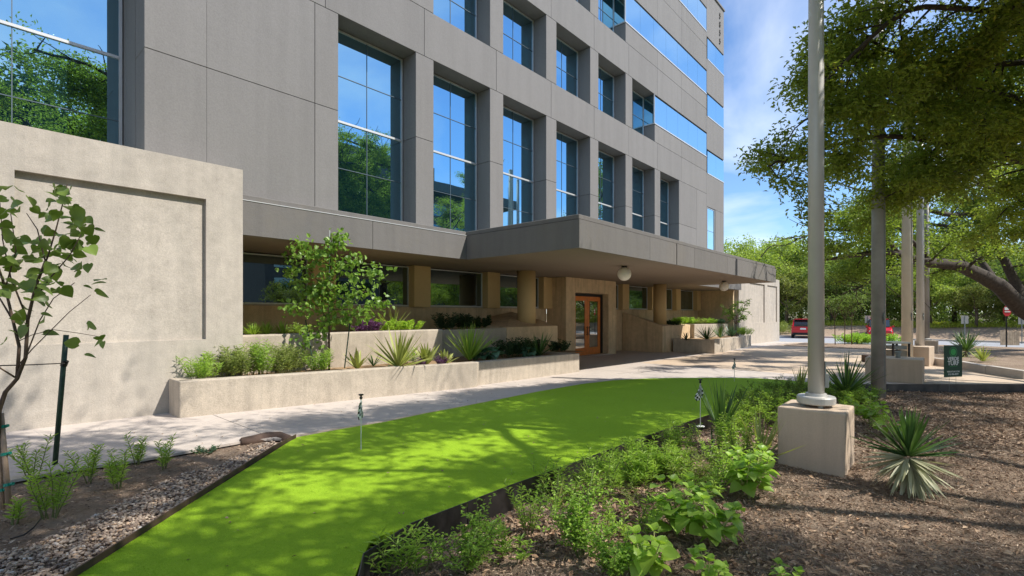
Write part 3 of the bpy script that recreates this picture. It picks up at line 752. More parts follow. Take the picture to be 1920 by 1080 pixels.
# ------------------------------------------------------------------ flag and light poles with their blocks
def block(c, hx, hy, z0, z1, label, rz=0):
    m = MB().box(-hx, hx, -hy, hy, 0, z1-z0); o = m.build('concrete_block', M['block'], None, bevel=.018, seg=2)
    o.location = (c[0], c[1], z0); o.rotation_euler = (0, 0, rz); tag(o, label, 'block', 'concrete pole bases'); return o
block((7.26, 1.29), .36, .36, -.34, .43, 'tan concrete block under the nearest flagpole in the mulch bed')
qb = Vector((17.0, 1.17, 0))
block((qb.x, qb.y), .5, .61, G(17.0), .41, 'tan concrete block with a short stub on top, behind the dark grey pole', 0)
block((23.75, 1.0), .45, .45, -.4, .40, 'tan concrete block beside the cream pole', math.radians(-8))
block((30.2, .9), .42, .42, -.5, .35, 'grey concrete block under the most distant pole')
stub = MB().lathe((qb.x-.12, qb.y-.08, .41), [(.055, 0), (.055, .13), (.075, .135), (.075, .17), (.055, .18)], 18).build('pole_stub', M['galv']); tag(stub, 'short capped metal stub on the second concrete block', 'stub')
p1 = empty('flagpole', (7.26, 1.29, .43), 'thick cream grey flagpole on the nearest concrete block', 'flagpole')
MB().tube([(7.26, 1.29, .50), (7.26, 1.29, 4), (7.26, 1.29, 7.6)], [.091, .088, .080], 32).build('pole', M['pole'], p1, smooth=True)
MB().lathe((7.26, 1.29, .43), [(.195, .032), (.215, .045), (.215, .115), (.205, .130), (.125, .134), (.115, .165), (.093, .168)], 40).build('base_collar', M['pole'], p1, smooth=False)
fl = MB()
for a in range(4):
    t = a*math.pi/2+.5; fl.lathe((7.26+.15*math.cos(t), 1.29+.15*math.sin(t), .43), [(.03, 0), (.03, .04)], 8)
fl.build('anchor_foot', M['galv'], p1)
bxo = MB(); bc = Vector((7.26, 1.29, 0)) + RGT*.115 + FWD*.03; bxo.obox(bc, RGT, FWD, .045, .04, .66, .84); bxo.build('cleat_box', M['galv'], p1, bevel=.006)
cv = Vector((7.26, 1.29, 0)) + RGT*.084 - FWD*.03; MB().obox(cv, RGT, FWD, .006, .03, .68, 1.0).build('hand_hole_cover', M['galv'], p1)
def pole(c, r0, r1, z0, h, mat, label, collar=None, cleat=True, ridge=False):
    x, y = c; p = empty('flagpole', (x, y, z0), label, 'flagpole')
    MB().tube([(x, y, z0), (x, y, z0+h*.4), (x, y, z0+h)], [r0, r0*.93, r1], 24).build('pole', mat, p, smooth=True)
    if ridge:
        a = Vector((x, y, 0)) - FWD*r0*.9 + RGT*r0*.25; MB().tube([(a.x, a.y, z0+.3), (a.x, a.y, z0+h*.9)], .012, 6).build('halyard', M['galv'], p)
    if cleat:
        a = Vector((x, y, 0)) - FWD*(r0*.98+.01) + RGT*r0*.1
        MB().tube([(a.x, a.y, 1.35), (a.x, a.y, 1.62)], .018, 6).tube([(a.x, a.y, 1.42), (a.x-.05, a.y, 1.50), (a.x+.03, a.y, 1.58)], .014, 6).build('cleat', M['galv'], p)
    if collar: MB().lathe((x, y, z0), [(collar, 0), (collar, .06), (r0*1.05, .11)], 24).build('base_collar', mat, p)
    return p
pp = gp(1647, 746, SOIL); pole((pp.x, pp.y), .148, .11, G(pp.x)-.35, 9.6, M['pole_grey'], 'aged dark grey pole standing directly in the mulch', ridge=True)
pp = W(1701, 680, 18.0); pole((pp.x, pp.y), .175, .12, G(pp.x), 10.8, M['pole_cream'], 'cream painted pole behind the second concrete block', ridge=True)
pp = W(1725.5, 645, 18.6); pole((pp.x, pp.y), .125, .09, .38, 9.8, M['pole'], 'slim pale grey pole on the third concrete block')
pole((30.2, .9), .12, .08, .35, 8.8, M['pole_grey'], 'thinnest and most distant grey pole with a round collar', collar=.2, cleat=False)

# ------------------------------------------------------------------ putting flags
def flag(px, py, h, wid, label, ang, z_off=.014):
    b = gp(px, py); r = empty('putting_flag', b, label, 'golf flag', 'flags in the putting green')
    MB().tube([b, b+Vector((0,0,h))], .006, 8).build('stick', M['frame'], r)
    MB().lathe(b+Vector((0,0,.004)), [(.062, 0), (.062, .006), (.045, .007)], 24).build('hole_cup', M['cup'], r)
    MB().lathe(b+Vector((0,0,h)), [(.012, -.05), (.02, -.03), (.008, -.01), (.03, 0), (.03, .012)], 12).build('top_cap', M['black'], r)
    d = (RGT*math.cos(ang) + FWD*math.sin(ang))
    # limp checkered cloth, squares are real faces in two materials
    nu, nv = 6, 7; V = []; fh = h*.31
    for j in range(nv+1):
        for i in range(nu+1):
            u = i/nu; v_ = j/nv; ww = wid*(.12+.88*min(1, v_*1.35)) * (1 if v_ < .75 else 1-(v_-.75)*1.5)
            off = d*((u-.35)*ww) + Vector((-d.y, d.x, 0))*(.018*math.sin(u*9+v_*3))
            V.append(b + Vector((0, 0, h-.05-fh*v_ - u*fh*.25)) + off)
    f0, f1 = [], []
    for j in range(nv):
        for i in range(nu):
            q = (j*(nu+1)+i, j*(nu+1)+i+1, (j+1)*(nu+1)+i+1, (j+1)*(nu+1)+i); (f0 if (i+j) % 2 else f1).append(q)
    me = bpy.data.meshes.new('cloth'); me.from_pydata([tuple(v) for v in V], [], f0+f1); me.materials.append(M['black']); me.materials.append(M['white'])
    for k, p in enumerate(me.polygons): p.material_index = 0 if k < len(f0) else 1
    o = link('cloth', me); adopt(o, r); sm = o.modifiers.new('thick', 'SOLIDIFY'); sm.thickness = .002
    return r
f = flag(677, 845, .665, .13, 'limp black and white putting flag nearest the path', 2.6)
d0 = flag(1313, 800, .70, .13, 'checkered putting flag rising beside the fan palm', 3.3)
flag(1377, 716, .60, .10, 'small checkered flag at the far end of the green', 3.4)

# ------------------------------------------------------------------ yard sign
sb = gp(1787, 736, SOIL); sg = empty('yard_sign', sb, 'dark green yard sign reading VERDE TURF on wire stakes', 'sign')
sd = (RGT*.97 + FWD*.22).normalized(); sn = Vector((sd.y, -sd.x, 0))
if sn.dot(FWD) > 0: sn = -sn
tS = sb.dot(FWD); hS = tS/931.0
zc = EYE + (588-677)*hS
V4 = Matrix(((sd.x, 0, sn.x, sb.x), (sd.y, 0, sn.y, sb.y), (0, 1, 0, zc), (0, 0, 0, 1)))
m = MB().obox((sb.x, sb.y, 0), sd, sn, .295, .004, zc-.405, zc+.405); m.build('board', M['signgreen'], sg)
for s in (-.11, .11):
    q = sb + sd*s - sn*.012; MB().tube([(q.x, q.y, sb.z-.1), (q.x, q.y, zc+.3)], .003, 6).build('wire_stake', M['galv'], sg)
ring = MB()
for k in range(32):
    a = 2*math.pi*k/32; b2 = 2*math.pi*(k+1)/32; vs = []
    for (rr, an) in ((.125, a), (.125, b2), (.112, b2), (.112, a)): vs.append(V4 @ Vector((rr*math.cos(an), .235+rr*math.sin(an), .0055)))
    ring.add([tuple(v) for v in vs], [(0,1,2,3)])
ring.build('logo_ring', M['signlogo'], sg)
lf = MB()
for k in range(5):
    a = math.radians(50+20*k*1.0); c, s = math.cos(a), math.sin(a); L = .085
    vs = [V4 @ Vector((0+x*c - y*s, .175+x*s + y*c, .0055+k*.0004)) for x, y in ((0,0), (L*.55,.018), (L*1.1,0), (L*.55,-.018))]; lf.add([tuple(v) for v in vs], [(0,3,2,1)])
lf.add([tuple(V4 @ Vector((.085*math.cos(t)*(1), .235+.085*math.sin(t), .005))) for t in np.linspace(0, 2*math.pi, 24, endpoint=False)], [tuple(range(24))])
lf.build('logo', M['signlogo'], sg)
TM = lambda y: V4 @ Matrix.Translation((0, y, .006))
for (s, sz, y, mt, bo) in (('VERDE', .125, .055, 'white', .003), ('TURF', .155, -.055, 'white', .003), ('LANDSCAPE TURF', .03, -.135, 'signlogo', 0), ('VERDETURF.COM', .052, -.27, 'white', .001), ('512-786-0039', .06, -.335, 'white', .001)):
    text_mesh(s, sz, .0006, M[mt], sg, TM(y), 'lettering', bold=bo)

# ------------------------------------------------------------------ leaves
def rot_basis(D, U):
    D = D/np.linalg.norm(D, axis=1, keepdims=True); S = np.cross(D, U); S /= (np.linalg.norm(S, axis=1, keepdims=True)+1e-9); Nn = np.cross(S, D); return D, S, Nn
def leaf_arrays(P, D, L, Wd, r, fold=.25, up=None, six=False):
    n = len(P); U = r.normal(size=(n, 3))*.6 + np.array([0, 0, 1.0]) if up is None else up
    D, S, Nn = rot_basis(D, U); L = np.broadcast_to(np.asarray(L, float), (n,))[:, None]; Wd = np.broadcast_to(np.asarray(Wd, float), (n,))[:, None]
    a = P; tip = P + D*L - Nn*L*.12
    if six:
        b1 = P + D*L*.28 + S*Wd*.5 + Nn*Wd*fold; b2 = P + D*L*.68 + S*Wd*.40 + Nn*Wd*fold*.6
        c1 = P + D*L*.28 - S*Wd*.5 + Nn*Wd*fold; c2 = P + D*L*.68 - S*Wd*.40 + Nn*Wd*fold*.6
        V = np.stack([a, b1, b2, tip, c2, c1], 1).reshape(-1, 3); i = np.arange(n)*6
        return V, np.concatenate([np.stack([i, i+1, i+2, i+3], -1), np.stack([i, i+3, i+4, i+5], -1)]), 2
    b = P + D*L*.5 + S*Wd*.5 + Nn*Wd*fold; c = P + D*L*.5 - S*Wd*.5 + Nn*Wd*fold
    V = np.stack([a, b, tip, c], 1).reshape(-1, 3); i = np.arange(n)*4
    return V, np.concatenate([np.stack([i, i+1, i+2], -1), np.stack([i, i+2, i+3], -1)]), 2
def leaf_object(name, P, D, L, Wd, mat, parent, r, six=False, fold=.25, clump=None, kind=None):
    V, Fc, k = leaf_arrays(P, D, L, Wd, r, fold, six=six)
    rv = r.random(len(P)) if clump is None else np.clip(clump + r.normal(size=len(P))*.16, 0.01, .99)
    me = mesh_from(name, V, [Fc], mat, False, np.tile(rv*.999, 2))
    o = link(name, me)
    if parent: adopt(o, parent)
    if kind: o['kind'] = kind
    return o
def wander(r, p, d, L, n, curl, grav=0.0):
    pts = [np.array(p, float)]; d = np.array(d, float); d /= np.linalg.norm(d)
    for i in range(n):
        d = d + r.normal(size=3)*curl; d[2] += grav; d /= np.linalg.norm(d); pts.append(pts[-1] + d*L/n)
    return pts
def make_tree(name, trunk_pts, trunk_r, limbs, label, seed, nsec, ntert, nleaf, lsec, lter, leafL, leafW, lmat, bmat, group=None, cat='tree', flat=.55, start=.25, leafspread=.12, gate=None, six=False):
    r = np.random.default_rng(seed); base = Vector(trunk_pts[0]); root = empty(name, base, label, cat, group)
    tb = MB(); tb.tube(trunk_pts, trunk_r, 12); 
    P, D, C = [], [], []; bb = MB()
    for pts, r0, r1 in limbs:
        pts = [np.array(p, float) for p in pts]; m = len(pts)
        fine = []
        for i in range(m-1):
            for s in np.linspace(0, 1, 4, endpoint=False):
                p0 = pts[max(i-1, 0)]; p1_ = pts[i]; p2_ = pts[i+1]; p3 = pts[min(i+2, m-1)]
                q = .5*((2*p1_) + (-p0+p2_)*s + (2*p0-5*p1_+4*p2_-p3)*s*s + (-p0+3*p1_-3*p2_+p3)*s**3); fine.append(q + r.normal(size=3)*min(r0, .12)*.22)
        fine.append(pts[-1]); nf = len(fine); tb.tube(fine, list(np.linspace(r0, r1, nf)), 9)
        for k in range(nsec):
            u = start + (1-start)*(k+r.random())/nsec; fi = u*(nf-1); i0 = min(int(fi), nf-2); p = fine[i0]*(1-fi+i0) + fine[i0+1]*(fi-i0)
            ax = fine[i0+1]-fine[i0]; ax /= np.linalg.norm(ax)+1e-9
            dd = r.normal(size=3); dd -= ax*dd.dot(ax)*.8; dd[2] *= flat; dd /= np.linalg.norm(dd); dd = dd*.85 + ax*.55*r.random(); dd[2] += .12
            Ls = lsec*(.5+.8*r.random())*(1.15-.5*u); sp = wander(r, p, dd, Ls, 5, .22, -.01)
            if gate is not None and ntert > 8 and flat == .5 and (edge_out(sp[-1]) or edge_out(sp[3])): continue
            bb.tube(sp, list(np.linspace(max(r1*.8, r0*.28*(1-u)+.012), .008, 6)), 5, False)
            for q in range(ntert):
                v_ = .15 + .85*(q+r.random())/ntert; fj = v_*5; j0 = min(int(fj), 4); pp_ = sp[j0]*(1-fj+j0)+sp[j0+1]*(fj-j0)
                d3 = r.normal(size=3); d3[2] *= flat; d3 = d3/np.linalg.norm(d3)*.9 + (sp[j0+1]-sp[j0])/np.linalg.norm(sp[j0+1]-sp[j0])*.6
                tw = wander(r, pp_, d3, lter*(.5+.8*r.random()), 3, .25, -.03)
                if gate is not None and gate(tw[-1]): continue
                if r.random() < .6: bb.tube(tw, [.006, .005, .004, .003], 3, False)
                cl = r.random(); n_ = int(nleaf*(.6+.8*r.random())); s = r.random(n_)*3; a0 = np.minimum(s.astype(int), 2); fr_ = (s-a0)[:, None]; T = np.array(tw)
                base_ = T[a0]*(1-fr_) + T[a0+1]*fr_; P.append(base_ + r.normal(size=(n_, 3))*leafspread*lter*np.array([1, 1, .7]))
                dv = r.normal(size=(n_, 3)); dv[:, 2] = dv[:, 2]*.6 - .12; D.append(dv + (T[a0+1]-T[a0])/np.linalg.norm(T[a0+1]-T[a0], axis=1, keepdims=True)*.6); C.append(np.full(n_, cl))
    tb.build('trunk', bmat, root, smooth=True); bb.build('branches', bmat, root, smooth=True)
    P = np.concatenate(P); D = np.concatenate(D); C = np.concatenate(C)
    leaf_object('crown', P, D, leafL*(.7+.6*r.random(len(P))), leafW*(.7+.6*r.random(len(P))), lmat, root, r, clump=C, six=six)
    return root, len(P)

# foliage is kept thin where the photograph shows sunlit ground
LIT = [[(470,905),(600,858),(760,868),(980,895),(930,930),(640,938),(480,935)], [(720,803),(1000,742),(1150,720),(1330,712),(1230,724),(1000,765),(860,800)],
       [(740,845),(1000,790),(1080,815),(850,878)], [(1150,800),(1330,760),(1480,740),(1480,900),(1420,980),(1250,1080),(700,1080),(900,960)], [(250,742),(900,705),(1100,690),(1560,690),(1560,716),(1200,708),(900,735),(560,790),(330,800)],
       [(0,800),(330,760),(330,800),(0,832)], [(1600,800),(1760,800),(1760,940),(1500,960)], [(380,960),(560,925),(600,960),(440,1000)], [(150,905),(300,880),(330,930),(200,980)], [(1290,635),(1420,620),(1470,640),(1390,668),(1290,672)]]
gr_ = random.Random(4)
EDGE = [(-400,1545),(0,1545),(90,1500),(150,1478),(200,1440),(255,1405),(330,1396),(360,1430),(450,1470),(520,1500)]
def edge_out(p):
    v = Vector(p); t = v.dot(FWD)
    if t < 4: return False
    qx = 960 + 931*v.dot(RGT)/t; qy = 588 - 931*(v.z-EYE)/t
    return qy > -300 and qx < np.interp(qy, [e[0] for e in EDGE], [e[1] for e in EDGE]) + 8
def gate(p, drop=.96):
    z = p[2]; v = Vector(p) ; t = v.dot(FWD)
    if t > 4:
        qx = 960 + 931*v.dot(RGT)/t; qy = 588 - 931*(z-EYE)/t
        if qx < np.interp(qy, [e[0] for e in EDGE], [e[1] for e in EDGE]) + gr_.gauss(0, 9) and qy > -300: return True
    s_ = (6.3-p[1])/.74; zz = z - s_; xx = p[0]-.39*s_
    s2 = (9.6-p[1])/.74; z2 = z - s2; x2 = p[0]-.39*s2
    if s2 > 0 and z2 > .05 and x2 < 31 and gr_.random() < .96: return True
    if s_ > -.4 and 1.9 < zz < 5.2 and 8.4 < xx < 28.5 and gr_.random() < .98: return True
    g0 = (p[0]-.39*z, p[1]+.74*z); t = g0[0]*FWD.x + g0[1]*FWD.y
    if t < 1: return False
    px = 960 + 931*(g0[0]*RGT.x + g0[1]*RGT.y)/t; py = 588 + 931*(EYE+.0127*g0[0])/t
    for L_ in LIT:
        if inpoly(np.array([[px, py]]), L_)[0]: return gr_.random() < drop
    return False
# oak B: the near tree whose crown fills the top right
tB = W(2290, 700, 12.0); tB.z = G(tB.x)-.3
fork = W(2270, 430, 12.0)
limbsB = [
 ([fork, W(2080,260,11.6), W(1920,194,11), W(1807,165,10.6), W(1710,171,10.2), W(1600,195,9.8), W(1500,230,9.4)], .11, .018),
 ([fork, W(2120,120,11.4), W(1900,120,10.8), W(1760,130,10.3), W(1679,101,10), W(1590,40,9.6)], .09, .018),
 ([fork, W(2060,330,12.2), W(1900,300,12), W(1740,262,11.2), W(1600,262,10.4), W(1490,296,10.0), W(1440,312,9.8)], .10, .016),
 ([fork, W(2150,-60,11.4), W(1950,-120,10.6), W(1760,-90,10), W(1610,-80,9.4)], .09, .02),
 ([fork, W(2060,420,13), W(1930,380,13.4), W(1800,330,13), W(1700,330,12.4)], .08, .018),
 ([fork, W(2300,-20,11.5), W(2100,-250,10), W(1850,-300,8.8), W(1650,-260,8)], .10, .02),
 ([fork, W(2350,150,14), W(2200,60,16), W(2000,80,17), W(1820,60,17)], .10, .02),
 ([fork, W(2400,100,10.5), W(2500,-200,9), W(2300,-400,7.5)], .10, .03),
 ([fork, W(2100,330,13), W(1980,300,12.5), W(1860,270,12), W(1760,330,11.6), W(1660,370,11.4)], .08, .018),
 ([fork, W(2050,60,10), W(1860,20,9), W(1700,20,9), W(1580,120,8.8), W(1530,170,8.8)], .08, .018),
 ([fork, (17.5,-2.6,7.0), (15.0,-1.4,8.0), (13.2,-.4,8.6), (11.6,.6,8.9)], .08, .018),
 ([fork, W(2000,230,14), W(1860,210,15), W(1720,230,15), W(1600,300,14.5), W(1520,340,14)], .08, .018),
]
make_tree('live_oak', [tB, W(2285,560,12), fork], [.42,.34,.28], limbsB, 'live oak whose dense crown fills the upper right above the flagpoles', 11, 24, 13, 76, 1.75, .62, .100, .047, M['oak'], M['trunk'], flat=.5, start=.2, leafspread=.2, gate=gate)
# oak A: visible leaning trunk at the right edge, farther off
tA = gp(1975, 664, -.1); tA = W(1975, 662, 25.0); tA.z = -.7
kA = W(1965, 610, 25)
limbsA = [
 ([kA, W(1918,580,24.6), W(1870,534,24.0), W(1826,511,23.5), W(1797,497,23), W(1745,494,22.5), W(1690,477,22), W(1652,472,21.6), W(1600,478,21.2), W(1535,490,20.8)], .43, .05),
 ([W(1918,580,24.6), W(1900,522,25), W(1866,455,25.5), W(1840,400,25.5), W(1800,360,25)], .26, .05),
 ([W(1745,494,22.5), W(1681,500,22), W(1634,526,22), W(1600,545,22)], .10, .03),
 ([kA, W(1990,500,26), W(1960,400,26), W(1900,300,25)], .34, .06),
 ([W(1745,494,22.5), W(1700,440,22), W(1640,410,22), W(1560,400,22), W(1500,410,22)], .12, .03),
 ([W(1840,400,25.5), W(1760,400,24), W(1680,370,23.5), W(1590,350,23)], .14, .03),
 ([kA, W(2060,480,23), W(2120,380,21), W(2200,330,20)], .3, .06),
 ([W(1866,455,25.5), W(1850,330,26), W(1800,240,27), W(1740,190,27)], .18, .04),
 ([W(1960,400,26), W(1900,280,27), W(1880,180,28), W(1840,120,28)], .2, .04),
 ([W(1690,477,22), W(1640,440,21), W(1560,430,20.5), W(1490,450,20.2)], .09, .03),
 ([W(1870,534,24), W(1800,440,26), W(1740,420,28), W(1660,440,29)], .16, .03),
]
make_tree('live_oak', [tA, W(1970,635,25), kA], [.75,.6,.5], limbsA, 'live oak with a thick dark leaning trunk at the right edge of the plaza', 12, 14, 10, 52, 2.3, 1.0, .16, .07, M['oak_dark'], M['trunk'], flat=.45, start=.3, leafspread=.2,
          gate=lambda p: p[2] < 3.2 or gate(p, .4))
# oak C: behind and above the camera, dapples the green and the path
kC = Vector((9.5, -7.0, 3.2))
limbsC = [
 ([kC, (8.5,-4.5,6), (7,-2.5,7.4), (5.5,-.8,8), (4.4,1.0,8.3)], .10, .02),
 ([kC, (7.0,-5.5,6), (4.5,-4,7.2), (2.5,-2.2,7.8), (1.4,-.4,8.0)], .10, .02),
 ([kC, (9.5,-4.5,6.4), (9.2,-2,7.8), (8.2,0,8.6), (7.4,1.2,9.0)], .09, .02),
 ([kC, (6,-7,6), (3,-6.5,7), (.5,-5,7.5), (-1.5,-3.2,7.8)], .09, .02),
 ([kC, (11.5,-5,6.5), (13,-3.6,7.5), (13.6,-2.2,8.4)], .09, .02),
 ([kC, (10,-8,7), (9,-8,10), (7,-6,11)], .09, .02),
 ([kC, (11,-9,6.5), (13,-11,8)], .2, .05),
 ([(7,-2.5,7.4), (8.5,-1.2,8.2), (9.8,0,8.7), (10.6,1.3,9.0)], .10, .02),
 ([(9.2,-2,7.8), (10.6,-1.2,8.3), (12,-.6,8.7)], .09, .02),
 ([(5.5,-.8,8), (4.6,1.6,8.9), (3.4,3.0,9.4), (1.6,3.4,9.4)], .10, .03),
 ([(2.5,-2.2,7.8), (1.0,.8,8.6), (-.6,2.4,9.0), (-2,3.4,9.2)], .10, .03),
 ([(4.5,-4,7.2), (3.6,-1.4,8.6), (3.4,1.2,9.2), (3.0,2.4,9.4)], .09, .02),
]
make_tree('live_oak', [(9.8,-7.4,-.4), (9.6,-7.2,1.5), kC], [.5,.4,.33], limbsC, 'spreading live oak behind the viewer that shades the putting green', 13, 15, 10, 66, 1.6, .75, .12, .058, M['oak'], M['trunk'], flat=.45, start=.3, leafspread=.3, gate=gate)

# unseen leaf sprays added to this oak to shade the green, path and bed
SHADE = [([(120,1080),(650,1085),(700,1012),(890,942),(650,942),(470,948),(330,985)], 9), ([(560,838),(740,808),(880,778),(1010,762),(985,788),(760,838),(600,856)], 8),
         ([(1000,772),(1100,733),(1230,726),(1450,720),(1500,730),(1330,782),(1160,838),(1020,866),(900,884),(960,855),(1080,822),(1090,808),(1010,792)], 13),
         ([(-60,850),(150,826),(420,802),(330,842),(-60,900)], 7), ([(430,802),(640,782),(900,758),(850,772),(620,803),(450,822)], 7), ([(60,905),(480,852),(420,880),(100,965)], 5),
         ([(1150,1010),(1500,990),(1620,1040),(1500,1060),(1200,1050)], 5), ([(1600,930),(1760,925),(1920,985),(1920,1010),(1760,970)], 4), ([(1650,748),(1920,760),(1920,840),(1700,800)], 5)]
sr = np.random.default_rng(99); node = []
for pts_, r0_, r1_ in limbsC:
    for a_, b_ in zip(pts_[:-1], pts_[1:]):
        for u_ in (.3, .65, 1.0): node.append(np.array(a_)*(1-u_)+np.array(b_)*u_)
node = np.array(node); SPp, SPd, SPc = [], [], []; sb2 = MB(); nspr = 0
for poly, dens in SHADE:
    gq = np.array([gp(*q)[:2] for q in poly]); A = abs(area([tuple(q) for q in gq])); cnt = int(A*dens)
    k_ = 0; tries = 0
    while k_ < cnt and tries < cnt*30:
        tries += 1; q = sr.uniform(gq.min(0), gq.max(0))
        if not inpoly(q[None], [tuple(v) for v in gq])[0] or q[1] > 8.5: continue
        z = sr.uniform(6.8, 9.4); p = np.array([q[0]+.39*z, q[1]-.74*z, z]); v = Vector(p); t = v.dot(FWD)
        if t > .5 and (z-EYE)/t < .70 and abs(v.dot(RGT)/t) < 1.1: 
            k_ += .02; continue
        k_ += 1; nspr += 1
        nn_ = node[np.argmin(((node-p)**2).sum(1))]; mid = (nn_+p)/2 + sr.normal(size=3)*.15
        sb2.tube([nn_, mid, p], [.014, .010, .005], 4, False)
        n_ = 62; o3 = sr.normal(size=(n_, 3))*np.array([.30, .30, .12]); SPp.append(p+o3); dv = sr.normal(size=(n_, 3)); dv[:, 2] *= .35; SPd.append(dv); SPc.append(np.full(n_, sr.random()))
oc = [o for o in COL.objects if o.name.startswith('live_oak') and o.type == 'EMPTY'][-1]
sb2.build('shade_branches', M['trunk'], oc, smooth=True); SPp = np.concatenate(SPp)
leaf_object('shade_sprays', SPp, np.concatenate(SPd), .125*sr.uniform(.7, 1.25, len(SPp)), .062*sr.uniform(.7, 1.2, len(SPp)), M['oak'], oc, sr, clump=np.concatenate(SPc))
print('sprays', nspr)

# far tree prototypes -> copies
def proto_tree(name, h, spread, seed, lmat, label, nl=22, leaf=.26):
    r = np.random.default_rng(seed); limbs = []
    for k in range(8):
        a = k*2.4 + r.random(); z0 = h*(.18+.05*k); pts = [(0,0,z0)]
        for s in (1, 2, 3): pts.append((math.cos(a)*spread*s/3*(.8+.3*r.random()), math.sin(a)*spread*s/3*(.8+.3*r.random()), z0 + h*.14*s*(.7+.5*r.random())))
        limbs.append((pts, .09, .03))
    limbs.append(([(0,0,h*.4), (.1,.1,h*.65), (0,0,h*.9)], .12, .03))
    return make_tree(name, [(0,0,-.4), (.1,0,h*.3), (0,0,h*.62)], [.24,.17,.1], limbs, label, seed, 8, 7, nl, spread*.5, spread*.24, leaf, leaf*.55, lmat, M['trunk_far'], flat=.7, start=.15, leafspread=.28)[0]
PT = [proto_tree('shade_tree', 9.5, 4.0, 21, M['far1'], 'x'), proto_tree('shade_tree', 8.0, 4.2, 22, M['far2'], 'x'), proto_tree('shade_tree', 7.0, 3.4, 23, M['far3'], 'x', 15)]
spots = [ # px, X depth along x, proto, scale, label
 (1395, 58, 0, 1.00, 'bright green tree rising above the corner of the canopy'),
 (1440, 66, 0, 1.12, 'tall airy light green tree between the building and the near flagpole'),
 (1475, 60, 2, .85, 'olive green tree above the red car behind the wall'),
 (1500, 70, 1, 1.10, 'dark green tree just left of the near flagpole'),
 (1560, 63, 1, .85, 'dark tree straight behind the three thin saplings'),
 (1600, 72, 0, .95, 'light green tree right of the near flagpole'),
 (1640, 62, 1, .70, 'low dark tree behind the aged grey pole'),
 (1690, 66, 0, .80, 'bright tree behind the cream pole'),
 (1745, 61, 0, .66, 'round bright green tree right of the slim poles'),
 (1790, 70, 1, 1.05, 'deep green tree behind the parking sign'),
 (1830, 60, 2, .60, 'feathery olive tree left of the red sign'),
 (1880, 68, 2, .85, 'olive tree behind the leaning oak trunk'),
 (1930, 62, 1, .90, 'dark tree at the right edge beyond the fence'),
 (1415, 85, 1, 1.25, 'distant dark tree beyond the canopy corner'),
 (1530, 88, 0, 1.30, 'distant bright tree hidden partly by the near flagpole'),
 (1650, 90, 1, 1.35, 'distant dark tree behind the aged grey pole'),
 (1770, 88, 0, 1.25, 'distant bright tree above the yard sign'),
 (1870, 90, 1, 1.3, 'distant dark tree above the leaning trunk'),
]
for k, (px, X_, pi, sc, lab) in enumerate(spots):
    d = ray(px, 588); t = X_/d.x; o = PT[pi] if k == [s[2] for s in spots].index(pi) else copy_tree(PT[pi])
    o.location = (X_, d.y*t, .35 + max(0, (X_-62))*.012); o.scale = (sc, sc, sc); o.rotation_euler = (0, 0, k*1.7)
    o['label'] = lab; o['category'] = 'tree'; o['group'] = 'trees beyond the car park'
# trees across the street, seen mirrored in the glass
M['far_dark'] = leafmat('street tree leaves', (.030, .060, .022), (.085, .135, .04), .3, .5)
PT.append(proto_tree('shade_tree', 16.5, 6.6, 24, M['far_dark'], 'x', 44, .42))
PT[3].location = (1.5, -15.5, -.5); tag(PT[3], 'street tree mirrored in the window glass of the office building', 'tree', 'street trees opposite the building')
for k, (x, y, pi, sc) in enumerate([(-9,-16,3,.95), (9,-19,3,.85), (-17,-18,3,1.0), (30,-14,0,.7), (38,-17,0,.9), (46,-14,1,1.0), (54,-20,1,1.4), (62,-16,0,1.2), (22,-22,2,.7)]):
    o = copy_tree(PT[pi]); o.location = (x, y, -.5); o.scale = (sc,)*3; o.rotation_euler = (0, 0, k*2.1)
    o['label'] = 'street tree mirrored in the window glass of the office building'; o['category'] = 'tree'; o['group'] = 'street trees opposite the building'
# building opposite, mirrored in the tall windows
ob = empty('opposite_building', (32, -42, -.5), 'dark office block with stepped flat eaves reflected in the tall windows', 'building')
MB().box(28, 70, -60, -44, -.5, 21.5).build('wall', M['fascia'], ob)
MB().box(24, 72, -61, -40.5, 21.5, 23).build('eave', M['fascia'], ob); MB().box(33, 56, -58, -46, 23, 27).build('penthouse', M['fascia'], ob)
for fz in (1.2, 4.6, 8.0, 11.4, 14.8, 18.2):
    for k in range(10): MB().box(29.2+k*4.1, 32.2+k*4.1, -43.98, -43.9, fz, fz+1.9).build('window', M['glass_dark'], ob)

# thicket under the far trees (uncountable undergrowth)
r = np.random.default_rng(40); n = 90000
c = np.stack([r.uniform(62, 84, 420), r.uniform(-40, 34, 420), r.uniform(.6, 5.2, 420)], -1); rad = r.uniform(1.0, 2.8, 420); ci = r.integers(0, 420, n)
v = r.normal(size=(n, 3)); v /= np.linalg.norm(v, axis=1, keepdims=True); P = c[ci] + v*rad[ci][:, None]*(.6+.4*r.random(n))[:, None]; P[:, 2] = np.maximum(P[:, 2], .3)
o = leaf_object('undergrowth', P, r.normal(size=(n, 3)), .30, .18, M['far2'], None, r, clump=r.random(420)[ci]); tag(o, 'dark leafy undergrowth under the trees beyond the car park', 'undergrowth', kind='stuff')
n = 16000; P = np.stack([r.uniform(59.5, 63, n), r.uniform(-30, 22, n), np.zeros(n)], -1); P[:, 2] = bank_z(P[:, 0], P[:, 1]); D = r.normal(size=(n, 3))*.35 + [0, 0, 1]
o = leaf_object('bank_grass', P, D, r.uniform(.15, .55, n), .05, M['grassblade'], None, r); tag(o, 'yellow green grass along the top of the bank', 'grass', kind='stuff')
n = 1500; 

